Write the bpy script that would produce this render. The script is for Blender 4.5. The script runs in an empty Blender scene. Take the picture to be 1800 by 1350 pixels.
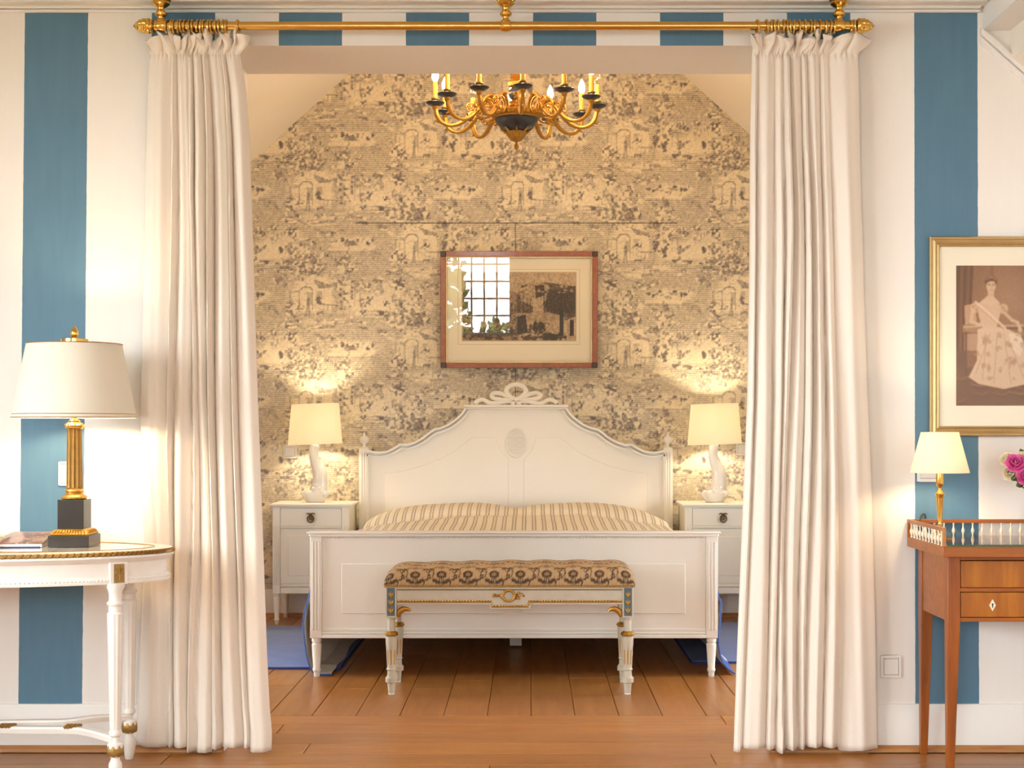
import bpy, bmesh, math, random
import numpy as np
from mathutils import Vector, Matrix

random.seed(7)
PI = math.pi
scene = bpy.context.scene
COL = scene.collection

# ------------------------------------------------------------------ camera
# X right, Y away from the viewer, Z up; metres. Eye 1.148 m above the floor.
EYE, FPX, VX, VY = 1.148, 2640.0, 930.0, 758.0
cam_d = bpy.data.cameras.new('camera')
cam = bpy.data.objects.new('camera', cam_d)
COL.objects.link(cam)
cam.location = (0, 0, EYE)
cam.rotation_euler = (PI / 2, 0, 0)
cam_d.sensor_width = 36.0
cam_d.lens = FPX * 36.0 / 1800.0
cam_d.shift_x = -(VX - 900.0) / 1800.0
cam_d.shift_y = (VY - 675.0) / 1800.0
cam_d.clip_start = 0.05
cam_d.clip_end = 200
scene.camera = cam

# ------------------------------------------------------------------ world, exposure
SKY = 33.0
world = bpy.data.worlds.new('sky')
scene.world = world
world.use_nodes = True
bg = world.node_tree.nodes['Background']
bg.inputs[0].default_value = (0.90, 0.95, 1.0, 1)
bg.inputs[1].default_value = SKY
vs = scene.view_settings
vs.view_transform = 'Standard'
vs.look = 'None'
vs.gamma = 1.0
vs.use_curve_mapping = False
vs.exposure = 0.15
scene.cycles.max_bounces = 10
scene.cycles.diffuse_bounces = 6
scene.cycles.transparent_max_bounces = 12
scene.cycles.caustics_reflective = False
scene.cycles.caustics_refractive = False
scene.cycles.sample_clamp_indirect = 6.0

# lamp powers (watts of the point lights inside the shades, emission of the candle bulbs)
P_BED, P_TABLE, P_DESK, E_BULB = 19.0, 12.0, 5.0, 215.0
WARM = (1.0, 0.82, 0.54)

# windows of the front room: (wall, a0, a1, z0, z1)
WIN_REAR = [(-1.72, -0.22, 1.12, 2.40), (1.15, 1.95, 0.90, 2.12)]
WIN_ALCOVE_ADDED = [(6.35, 7.35, 0.50, 1.20)]                 # unseen low windows, added in both knee walls to brighten the alcove
WIN_LEFT = [(0.2, 1.9, 0.80, 2.35), (2.4, 3.8, 0.80, 2.35)]
RX0, RX1, RY0, WALL_D = -3.2, 2.6, -2.2, 5.41      # front room extents
CEIL = 2.675
OPEN_L, OPEN_R, OPEN_Z, WALL_T = -1.095, 0.863, 2.537, 0.43
AX0, AX1, BACK_D, ACEIL = -2.5, 2.2, 9.33, 3.72    # alcove extents


def portal(loc, rot, sx, sz):
    l = bpy.data.lights.new('daylight_portal', 'AREA')
    l.shape = 'RECTANGLE'
    l.size = sx
    l.size_y = sz
    l.cycles.is_portal = True
    o = bpy.data.objects.new('daylight_portal', l)
    COL.objects.link(o)
    o.location = loc
    o.rotation_euler = rot


for (a0, a1, z0, z1) in WIN_REAR:
    portal(((a0 + a1) / 2, RY0 - 0.24, (z0 + z1) / 2), (PI / 2, 0, 0), a1 - a0, z1 - z0)
    bpy.context.view_layer.update()
for (a0, a1, z0, z1) in WIN_LEFT:
    portal((RX0 - 0.24, (a0 + a1) / 2, (z0 + z1) / 2), (PI / 2, 0, -PI / 2), a1 - a0, z1 - z0)
for (a0, a1, z0, z1) in WIN_ALCOVE_ADDED:  # daylight through the added alcove windows
    portal((AX0 - 0.14, (a0 + a1) / 2, (z0 + z1) / 2), (PI / 2, 0, -PI / 2), a1 - a0, z1 - z0)
    portal((AX1 + 0.14, (a0 + a1) / 2, (z0 + z1) / 2), (PI / 2, 0, PI / 2), a1 - a0, z1 - z0)


# ------------------------------------------------------------------ helpers
def pX(px, d):
    return (px - VX) * d / FPX


def pZ(py, d):
    return EYE - (py - VY) * d / FPX


class MB:
    """Collects shapes of one mesh."""

    def __init__(self):
        self.v, self.f = [], []

    def add(self, verts, faces):
        o = len(self.v)
        self.v += [tuple(p) for p in verts]
        self.f += [tuple(i + o for i in f) for f in faces]
        return self

    def box(self, x0, y0, z0, x1, y1, z1):
        vs_ = [(x0, y0, z0), (x1, y0, z0), (x1, y1, z0), (x0, y1, z0), (x0, y0, z1), (x1, y0, z1), (x1, y1, z1), (x0, y1, z1)]
        return self.add(vs_, [(0, 3, 2, 1), (4, 5, 6, 7), (0, 1, 5, 4), (1, 2, 6, 5), (2, 3, 7, 6), (3, 0, 4, 7)])

    def taper(self, x0, y0, x1, y1, z0, z1, s, ax=0.5, ay=0.5):
        """Square post whose lower end is s times as wide, shrinking towards (ax, ay)."""
        cx, cy = x0 + (x1 - x0) * ax, y0 + (y1 - y0) * ay
        f = lambda x, y: (cx + (x - cx) * s, cy + (y - cy) * s)
        c = [(x0, y0), (x1, y0), (x1, y1), (x0, y1)]
        vs_ = [(*f(*p), z0) for p in c] + [(*p, z1) for p in c]
        return self.add(vs_, [(0, 3, 2, 1), (4, 5, 6, 7), (0, 1, 5, 4), (1, 2, 6, 5), (2, 3, 7, 6), (3, 0, 4, 7)])

    def lathe(self, prof, c=(0, 0, 0), seg=24, mod=None, axis='Z', cap=True, sq=1.0):
        n = len(prof)
        vs_, fs = [], []
        for (r, z) in prof:
            for k in range(seg):
                a = 2 * PI * k / seg
                rr = r * (mod(a, z) if mod else 1.0)
                p = (rr * math.cos(a), rr * math.sin(a) * sq, z)
                if axis == 'X':
                    p = (z, p[0], p[1])
                elif axis == 'Y':
                    p = (p[0], z, p[1])
                vs_.append((p[0] + c[0], p[1] + c[1], p[2] + c[2]))
        for i in range(n - 1):
            for k in range(seg):
                k2 = (k + 1) % seg
                fs.append((i * seg + k, i * seg + k2, (i + 1) * seg + k2, (i + 1) * seg + k))
        if cap:
            fs.append(tuple(range(seg))[::-1])
            fs.append(tuple((n - 1) * seg + k for k in range(seg)))
        return self.add(vs_, fs)

    def tube(self, pts, r, seg=8, closed=False, flat=1.0, up=(0, 1, 0)):
        """Tube along pts; r is a number or a list; flat squeezes it along `up`."""
        P = [Vector(p) for p in pts]
        n = len(P)
        R = r if isinstance(r, (list, tuple)) else [r] * n
        vs_, fs = [], []
        upv = Vector(up)
        side = None
        for i in range(n):
            if closed:
                t = P[(i + 1) % n] - P[i - 1]
            else:
                t = P[min(i + 1, n - 1)] - P[max(i - 1, 0)]
            t.normalize()
            if side is None:
                side = t.cross(upv)
                if side.length < 1e-3:
                    side = t.cross(Vector((1, 0, 0.1)))
            else:
                side = side - t * side.dot(t)
            side.normalize()
            nor = side.cross(t).normalized()
            for k in range(seg):
                a = 2 * PI * k / seg
                vs_.append(P[i] + side * (R[i] * math.cos(a)) + nor * (R[i] * flat * math.sin(a)))
        m = n if closed else n - 1
        for i in range(m):
            j = (i + 1) % n
            for k in range(seg):
                k2 = (k + 1) % seg
                fs.append((i * seg + k, i * seg + k2, j * seg + k2, j * seg + k))
        if not closed:
            fs.append(tuple(range(seg))[::-1])
            fs.append(tuple((n - 1) * seg + k for k in range(seg)))
        return self.add(vs_, fs)

    def prism(self, poly, y0, y1):
        """Polygon in X-Z pulled from y0 to y1."""
        n = len(poly)
        vs_ = [(x, y0, z) for x, z in poly] + [(x, y1, z) for x, z in poly]
        fs = [tuple(range(n)), tuple(range(2 * n - 1, n - 1, -1))]
        fs += [(i, (i + 1) % n, n + (i + 1) % n, n + i) for i in range(n)]
        return self.add(vs_, fs)

    def plan(self, poly, z0, z1):
        """Polygon in X-Y pulled from z0 to z1."""
        n = len(poly)
        vs_ = [(x, y, z0) for x, y in poly] + [(x, y, z1) for x, y in poly]
        fs = [tuple(range(n))[::-1], tuple(range(n, 2 * n))]
        fs += [(i, (i + 1) % n, n + (i + 1) % n, n + i) for i in range(n)]
        return self.add(vs_, fs)

    def grid(self, P, closed_u=False):
        """P[i][j] points; i rows, j columns."""
        n, m = len(P), len(P[0])
        vs_ = [p for row in P for p in row]
        fs = []
        for i in range(n - 1):
            for j in range(m if closed_u else m - 1):
                j2 = (j + 1) % m
                fs.append((i * m + j, i * m + j2, (i + 1) * m + j2, (i + 1) * m + j))
        return self.add(vs_, fs)

    def ball(self, c, rx, ry=None, rz=None, seg=12, rings=8):
        ry, rz = ry or rx, rz or rx
        P = []
        for i in range(rings + 1):
            t = PI * i / rings
            P.append([(c[0] + rx * math.sin(t) * math.cos(2 * PI * k / seg), c[1] + ry * math.sin(t) * math.sin(2 * PI * k / seg), c[2] - rz * math.cos(t)) for k in range(seg)])
        return self.grid(P, closed_u=True)

    def torus(self, c, R, r, axis='Y', seg=24, sub=8, rz=None):
        pts = []
        for k in range(seg):
            a = 2 * PI * k / seg
            u, w = R * math.cos(a), (rz or R) * math.sin(a)
            pts.append({'Y': (c[0] + u, c[1], c[2] + w), 'X': (c[0], c[1] + u, c[2] + w), 'Z': (c[0] + u, c[1] + w, c[2])}[axis])
        return self.tube(pts, r, sub, closed=True, up={'Y': (0, 1, 0), 'X': (1, 0, 0), 'Z': (0, 0, 1)}[axis])

    def move(self, M):
        self.v = [tuple(M @ Vector(p)) for p in self.v]
        return self

    def mesh(self, name, smooth=True, angle=38):
        me = bpy.data.meshes.new(name)
        me.from_pydata(self.v, [], self.f)
        bm = bmesh.new()
        bm.from_mesh(me)
        bmesh.ops.remove_doubles(bm, verts=bm.verts, dist=1e-6)
        bmesh.ops.recalc_face_normals(bm, faces=bm.faces)
        bm.to_mesh(me)
        bm.free()
        if smooth:
            me.polygons.foreach_set('use_smooth', [True] * len(me.polygons))
            me.set_sharp_from_angle(angle=math.radians(angle))
        return me

    def build(self, name, mat, parent=None, bevel=0, smooth=True, angle=38, seg=2):
        o = bpy.data.objects.new(name, self.mesh(name, smooth, angle))
        COL.objects.link(o)
        o.data.materials.append(mat)
        if parent:
            o.parent = parent
        if bevel:
            b = o.modifiers.new('edge', 'BEVEL')
            b.width = bevel
            b.segments = seg
            b.limit_method = 'ANGLE'
            b.angle_limit = math.radians(40)
        return o


def tag(o, label, cat, group=None, kind=None):
    if label:
        o['label'] = label
    if cat:
        o['category'] = cat
    if group:
        o['group'] = group
    if kind:
        o['kind'] = kind
    return o


def thing(name, label, cat, loc=(0, 0, 0), rz=0.0, group=None):
    o = bpy.data.objects.new(name, None)
    COL.objects.link(o)
    o.empty_display_size = 0.05
    o.location = loc
    o.rotation_euler = (0, 0, rz)
    return tag(o, label, cat, group)


def struct(name, mb, mat, **kw):
    o = mb.build(name, mat, **kw)
    o['kind'] = 'structure'
    return o


def copy_tree(o, parent=None):
    c = o.copy()
    COL.objects.link(c)
    c.parent = parent
    for ch in list(o.children):
        copy_tree(ch, c)
    return c


def smooth_path(pts, n=8):
    """Catmull-Rom through pts."""
    P = [Vector(p) for p in pts]
    out = []
    for i in range(len(P) - 1):
        p0, p1, p2, p3 = P[max(i - 1, 0)], P[i], P[i + 1], P[min(i + 2, len(P) - 1)]
        for k in range(n):
            t = k / n
            out.append(0.5 * ((2 * p1) + (p2 - p0) * t + (2 * p0 - 5 * p1 + 4 * p2 - p3) * t * t + (3 * p1 - p0 - 3 * p2 + p3) * t ** 3))
    out.append(P[-1])
    return [tuple(p) for p in out]


# ------------------------------------------------------------------ materials
class NT:
    def __init__(self, name):
        self.m = bpy.data.materials.new(name)
        self.m.use_nodes = True
        self.t = self.m.node_tree
        self.b = self.t.nodes['Principled BSDF']
        self.out = self.t.nodes['Material Output']

    def n(self, typ, **kw):
        nd = self.t.nodes.new(typ)
        for k, v in kw.items():
            setattr(nd, k, v)
        return nd

    def l(self, a, b):
        self.t.links.new(a, b)

    def val(self, op, a, b=None, c=None):
        nd = self.n('ShaderNodeMath', operation=op)
        for i, x in enumerate((a, b, c)):
            if x is None:
                continue
            if isinstance(x, (int, float)):
                nd.inputs[i].default_value = x
            else:
                self.l(x, nd.inputs[i])
        return nd.outputs[0]

    def mix(self, fac, a, b):
        nd = self.n('ShaderNodeMix', data_type='RGBA')
        for s, x in ((nd.inputs[0], fac), (nd.inputs[6], a), (nd.inputs[7], b)):
            if isinstance(x, (int, float)):
                s.default_value = x
            elif isinstance(x, tuple):
                s.default_value = (*x, 1) if len(x) == 3 else x
            else:
                self.l(x, s)
        return nd.outputs[2]

    def noise(self, scale, detail=3, rough=0.5, vec=None, stretch=None, rnd=False):
        nd = self.n('ShaderNodeTexNoise')
        nd.inputs['Scale'].default_value = scale
        nd.inputs['Detail'].default_value = detail
        nd.inputs['Roughness'].default_value = rough
        if vec is None:
            vec = self.n('ShaderNodeTexCoord').outputs['Object']
        if stretch:
            mp = self.n('ShaderNodeMapping')
            mp.inputs['Scale'].default_value = stretch
            self.l(vec, mp.inputs[0])
            if rnd:
                oi = self.n('ShaderNodeObjectInfo')
                cx = self.n('ShaderNodeCombineXYZ')
                self.l(self.val('MULTIPLY', oi.outputs['Random'], 37.0), cx.inputs[0])
                self.l(self.val('MULTIPLY', oi.outputs['Random'], 91.0), cx.inputs[1])
                self.l(cx.outputs[0], mp.inputs['Location'])
            vec = mp.outputs[0]
        self.l(vec, nd.inputs['Vector'])
        return nd.outputs[0]

    def bump(self, h, strength, dist=0.002):
        nd = self.n('ShaderNodeBump')
        nd.inputs['Strength'].default_value = strength
        nd.inputs['Distance'].default_value = dist
        self.l(h, nd.inputs['Height'])
        self.l(nd.outputs[0], self.b.inputs['Normal'])

    def set(self, color=None, rough=0.5, metal=0.0, spec=None, coat=None):
        if color is not None:
            if isinstance(color, tuple):
                self.b.inputs['Base Color'].default_value = (*color, 1)
            else:
                self.l(color, self.b.inputs['Base Color'])
        self.b.inputs['Roughness'].default_value = rough
        self.b.inputs['Metallic'].default_value = metal
        if spec is not None:
            self.b.inputs['Specular IOR Level'].default_value = spec
        if coat:
            self.b.inputs['Coat Weight'].default_value = coat
            self.b.inputs['Coat Roughness'].default_value = 0.08
        return self.m


def paint(name, c, rough=0.5, var=0.06, scale=6.0, bump=0.0, metal=0.0, coat=None, spec=None):
    """Painted, gilt or glazed surface with slight tonal wear."""
    k = NT(name)
    nz = k.noise(scale, 4, 0.6)
    dark = tuple(x * (1 - var * 2.2) for x in c)
    lite = tuple(min(1, x * (1 + var)) for x in c)
    k.set(k.mix(nz, dark, lite), rough, metal, spec, coat)
    if bump:
        k.bump(k.noise(scale * 12, 3, 0.6), bump, 0.001)
    return k.m


def wood(name, c0, c1, stretch, rough=0.35, coat=None, rnd=False, tone=0.0, scale=9.0):
    k = NT(name)
    g = k.noise(scale, 6, 0.62, stretch=stretch, rnd=rnd)
    g2 = k.noise(scale * 0.25, 3, 0.5, stretch=stretch, rnd=rnd)
    fac = k.val('MULTIPLY_ADD', g, 1.6, -0.3)
    col = k.mix(fac, c0, c1)
    dk = tuple(x * 0.55 for x in c0)
    col = k.mix(k.val('MULTIPLY', k.val('GREATER_THAN', g2, 0.66), 0.35), col, dk)
    if tone:
        oi = k.n('ShaderNodeObjectInfo')
        hs = k.n('ShaderNodeHueSaturation')
        k.l(k.val('MULTIPLY_ADD', oi.outputs['Random'], tone, 1 - tone / 2), hs.inputs['Value'])
        k.l(col, hs.inputs['Color'])
        col = hs.outputs[0]
    k.set(col, rough, coat=coat)
    k.bump(g, 0.12, 0.001)
    return k.m


def attr_mat(name, attr='print', rough=0.7, detail=None):
    k = NT(name)
    a = k.n('ShaderNodeAttribute', attribute_name=attr)
    col = a.outputs['Color']
    if detail:
        col = k.mix(k.val('MULTIPLY', k.noise(detail[0], 4, 0.65), detail[1]), col, detail[2])
    k.set(col, rough)
    return k.m


M = {}
M['white_wall'] = paint('white_plaster', (0.84, 0.81, 0.77), 0.75, 0.02, 2.0, 0.05)
M['cream_ceiling'] = paint('cream_plaster', (0.85, 0.79, 0.70), 0.8, 0.02, 2.0, 0.05)
M['trim'] = paint('white_gloss_paint', (0.84, 0.82, 0.79), 0.4, 0.02, 3.0)
M['bed_white'] = paint('ivory_bed_paint', (0.80, 0.77, 0.72), 0.42, 0.02, 3.0)
M['stand_cream'] = paint('cream_furniture_paint', (0.82, 0.79, 0.70), 0.4, 0.02, 3.0)
M['table_white'] = paint('white_antique_paint', (0.82, 0.80, 0.76), 0.4, 0.05, 14.0, 0.1)
M['bench_paint'] = paint('greyish_antique_paint', (0.60, 0.56, 0.46), 0.45, 0.09, 18.0, 0.1)
M['brass'] = paint('polished_brass', (0.78, 0.50, 0.13), 0.18, 0.05, 20.0, 0, 1.0)
M['rod_brass'] = paint('satin_brass', (0.74, 0.49, 0.14), 0.26, 0.05, 20.0, 0, 1.0)
M['gilt'] = paint('gilding', (0.62, 0.35, 0.075), 0.36, 0.12, 30.0, 0.2, 0.85)
M['column_gilt'] = paint('dull_column_gilding', (0.30, 0.155, 0.035), 0.40, 0.15, 40.0, 0.2, 0.75)
M['ormolu'] = paint('ormolu', (0.50, 0.265, 0.055), 0.40, 0.22, 60.0, 0.5, 0.9)
M['old_gilt'] = paint('tarnished_gilding', (0.40, 0.24, 0.07), 0.45, 0.2, 60.0, 0.4, 0.6)
M['frame_gold'] = paint('gold_leaf_frame', (0.58, 0.42, 0.20), 0.36, 0.1, 25.0, 0.1, 0.85)
M['navy'] = paint('navy_enamel', (0.030, 0.036, 0.055), 0.32, 0.1, 10.0)
M['slate_blue'] = paint('slate_blue_paint', (0.10, 0.15, 0.18), 0.5, 0.1, 20.0)
M['bronze'] = paint('dark_bronze', (0.16, 0.10, 0.04), 0.4, 0.2, 40.0, 0.2, 0.8)
M['dark_stone'] = paint('dark_patinated_stone', (0.030, 0.022, 0.016), 0.22, 0.3, 9.0, 0.1)
M['porcelain'] = paint('white_porcelain', (0.86, 0.84, 0.80), 0.18, 0.02, 10.0, 0, 0, 0.4)
M['plastic'] = paint('white_plastic', (0.82, 0.80, 0.76), 0.35, 0.01, 10.0)
M['amber'] = paint('amber_candle_sleeve', (0.85, 0.50, 0.06), 0.4, 0.08, 20.0)
M['black'] = paint('black_lacquer', (0.015, 0.012, 0.010), 0.4, 0.1, 20.0)
M['mat_board'] = paint('cream_mat_board', (0.90, 0.83, 0.66), 0.85, 0.02, 5.0)
M['ivory'] = paint('ivory', (0.86, 0.78, 0.62), 0.35, 0.04, 60.0)
M['quilt_lining'] = paint('white_quilted_lining', (0.86, 0.83, 0.77), 0.85, 0.08, 30.0, 0.5)
M['blue_cloth'] = paint('blue_cotton', (0.065, 0.13, 0.42), 0.85, 0.08, 40.0, 0.3)
M['rug'] = paint('blue_wool', (0.20, 0.255, 0.46), 0.95, 0.10, 7.0, 0.6)
M['rug_edge'] = paint('navy_rug_binding', (0.03, 0.05, 0.22), 0.95, 0.06, 30.0)
M['rose_pink'] = paint('pink_petal', (0.75, 0.11, 0.36), 0.6, 0.22, 30.0)
M['rose_cream'] = paint('cream_petal', (0.85, 0.74, 0.52), 0.6, 0.1, 30.0)
M['leaf'] = paint('green_leaf', (0.07, 0.13, 0.02), 0.5, 0.2, 30.0)
M['tree_leaf'] = paint('garden_foliage', (0.09, 0.18, 0.03), 0.7, 0.25, 3.0)
M['bark'] = paint('bark', (0.12, 0.08, 0.05), 0.9, 0.3, 12.0, 0.5)
M['lawn'] = paint('grass', (0.15, 0.17, 0.11), 0.95, 0.2, 3.0)
M['paper'] = paint('paper', (0.86, 0.84, 0.82), 0.6, 0.02, 5.0)
M['oak'] = wood('oak_plank', (0.29, 0.110, 0.024), (0.50, 0.215, 0.056), (1.0, 9.0, 9.0), 0.32, None, True, 0.30, 2.6)
M['oak_trim'] = wood('oak_trim', (0.34, 0.14, 0.04), (0.50, 0.22, 0.07), (1.0, 9.0, 9.0), 0.4)
M['mahogany'] = wood('mahogany_upright_grain', (0.17, 0.036, 0.004), (0.40, 0.110, 0.010), (14.0, 14.0, 1.2), 0.36, None, False, 0, 3.0)
M['mahogany_h'] = wood('mahogany_level_grain', (0.20, 0.050, 0.006), (0.42, 0.125, 0.014), (1.2, 14.0, 14.0), 0.34, None, False, 0, 3.0)
M['walnut'] = wood('satin_veneer', (0.24, 0.062, 0.003), (0.50, 0.170, 0.008), (10.0, 10.0, 1.0), 0.36, None, False, 0, 2.6)
M['frame_wood'] = wood('cherry_frame', (0.19, 0.045, 0.010), (0.38, 0.110, 0.026), (9.0, 9.0, 9.0), 0.35, 0.2, False, 0, 4.0)
M['frame_corner'] = paint('dark_corner_inlay', (0.05, 0.022, 0.012), 0.35, 0.2, 40.0)


def striped_wall():
    k = NT('blue_and_white_painted_stripes')
    geo = k.n('ShaderNodeNewGeometry')
    sp = k.n('ShaderNodeSeparateXYZ')
    k.l(geo.outputs['Position'], sp.inputs[0])
    sn = k.n('ShaderNodeSeparateXYZ')
    k.l(geo.outputs['Normal'], sn.inputs[0])
    nz = k.noise(22.0, 3, 0.6, vec=geo.outputs['Position'])
    x = k.val('ADD', sp.outputs[0], k.val('MULTIPLY_ADD', nz, 0.0034, -0.0017))
    # the hand-painted stripes lean outwards a little towards the left end of the wall
    lean = k.val('MULTIPLY', k.val('MULTIPLY', k.val('SUBTRACT', sp.outputs[2], 1.4), -0.0035), k.val('SUBTRACT', sp.outputs[0], 0.9))
    x = k.val('ADD', x, k.val('MULTIPLY', lean, -1.0))
    u = k.val('FRACT', k.val('DIVIDE', k.val('ADD', x, 1.828 + 4.596), 0.4596))
    blue = k.val('LESS_THAN', u, 0.498)
    blue = k.val('MULTIPLY', blue, k.val('LESS_THAN', sn.outputs[1], -0.5))
    blue = k.val('MULTIPLY', blue, k.val('LESS_THAN', sp.outputs[0], 1.75))
    br = k.noise(9.0, 4, 0.6, vec=geo.outputs['Position'], stretch=(3.0, 3.0, 0.4))
    bl = k.mix(br, (0.072, 0.165, 0.255), (0.100, 0.215, 0.315))
    wh = k.mix(br, (0.82, 0.79, 0.75), (0.86, 0.83, 0.79))
    k.set(k.mix(blue, wh, bl), 0.62)
    k.bump(k.noise(60.0, 3, 0.6, vec=geo.outputs['Position'], stretch=(1.0, 1.0, 0.25)), 0.06, 0.001)
    return k.m


M['stripes'] = striped_wall()


def shade_mat(name, c, trans, rough=0.8):
    k = NT(name)
    df = k.n('ShaderNodeBsdfDiffuse')
    tr = k.n('ShaderNodeBsdfTranslucent')
    mx = k.n('ShaderNodeMixShader')
    nz = k.noise(60.0, 3, 0.6, stretch=(1.0, 1.0, 0.15))
    col = k.mix(nz, tuple(x * 0.96 for x in c), c)
    k.l(col, df.inputs[0])
    k.l(col, tr.inputs[0])
    mx.inputs[0].default_value = trans
    k.l(df.outputs[0], mx.inputs[1])
    k.l(tr.outputs[0], mx.inputs[2])
    k.l(mx.outputs[0], k.out.inputs[0])
    return k.m


M['shade_glow'] = shade_mat('pleated_silk_shade', (0.95, 0.92, 0.82), 0.62)
M['shade_card'] = shade_mat('parchment_card_shade', (0.74, 0.70, 0.60), 0.05)


def glass_mat(name, tint=(1, 1, 1), refl=1.0, rough=0.0):
    """Thin clear pane: see-through with the Fresnel reflection of glass."""
    k = NT(name)
    tr = k.n('ShaderNodeBsdfTransparent')
    tr.inputs[0].default_value = (*tint, 1)
    gl = k.n('ShaderNodeBsdfGlossy')
    gl.inputs['Roughness'].default_value = rough
    fr = k.n('ShaderNodeFresnel')
    geo = k.n('ShaderNodeNewGeometry')
    k.l(k.val('MULTIPLY_ADD', geo.outputs['Backfacing'], 1 / 1.5 - 1.5, 1.5), fr.inputs[0])   # a thin pane: same reflection on both faces
    mx = k.n('ShaderNodeMixShader')
    k.l(k.val('MULTIPLY', fr.outputs[0], refl), mx.inputs[0])
    k.l(tr.outputs[0], mx.inputs[1])
    k.l(gl.outputs[0], mx.inputs[2])
    k.l(mx.outputs[0], k.out.inputs[0])
    return k.m


M['glass'] = glass_mat('clear_glass')
M['picture_glass'] = glass_mat('picture_glass', (1, 1, 1), 0.6)
M['pane'] = glass_mat('window_glass', (0.97, 0.99, 0.98))
M['green_edge'] = paint('green_glass_edge', (0.02, 0.11, 0.06), 0.1, 0.1, 20.0)


def emit(name, c, s):
    k = NT(name)
    e = k.n('ShaderNodeEmission')
    e.inputs[0].default_value = (*c, 1)
    e.inputs[1].default_value = s
    k.l(e.outputs[0], k.out.inputs[0])
    return k.m


M['bulb_lit'] = emit('lit_candle_bulb', (1.0, 0.69, 0.38), E_BULB)


def curtain_mat():
    k = NT('cream_heavy_cotton')
    w = k.noise(260.0, 2, 0.5)
    c = k.mix(w, (0.765, 0.695, 0.62), (0.83, 0.765, 0.69))
    k.set(c, 0.85, spec=0.2)
    k.b.inputs['Sheen Weight'].default_value = 0.15
    k.bump(w, 0.15, 0.0006)
    return k.m


M['curtain'] = curtain_mat()


def quilt_mat():
    k = NT('striped_ticking')
    tc = k.n('ShaderNodeTexCoord')
    sp = k.n('ShaderNodeSeparateXYZ')
    k.l(tc.outputs['Object'], sp.inputs[0])
    nz = k.noise(25.0, 2, 0.5)
    x = k.val('ADD', sp.outputs[0], k.val('MULTIPLY_ADD', nz, 0.004, -0.002))
    u = k.val('FRACT', k.val('DIVIDE', x, 0.052))
    band = k.val('LESS_THAN', k.val('ABSOLUTE', k.val('SUBTRACT', u, 0.5)), 0.23)
    l1 = k.val('LESS_THAN', k.val('ABSOLUTE', k.val('SUBTRACT', k.val('ABSOLUTE', k.val('SUBTRACT', u, 0.5)), 0.16)), 0.055)
    dash = k.val('GREATER_THAN', k.val('FRACT', k.val('MULTIPLY', sp.outputs[1], 30.0)), 0.10)
    c = k.mix(k.val('MULTIPLY', band, 0.75), (0.88, 0.82, 0.68), (0.74, 0.67, 0.56))
    c = k.mix(k.val('MULTIPLY', k.val('MULTIPLY', l1, dash), 0.8), c, (0.36, 0.28, 0.22))
    k.set(c, 0.85, spec=0.2)
    k.bump(nz, 0.3, 0.004)
    return k.m


M['quilt'] = quilt_mat()


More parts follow.
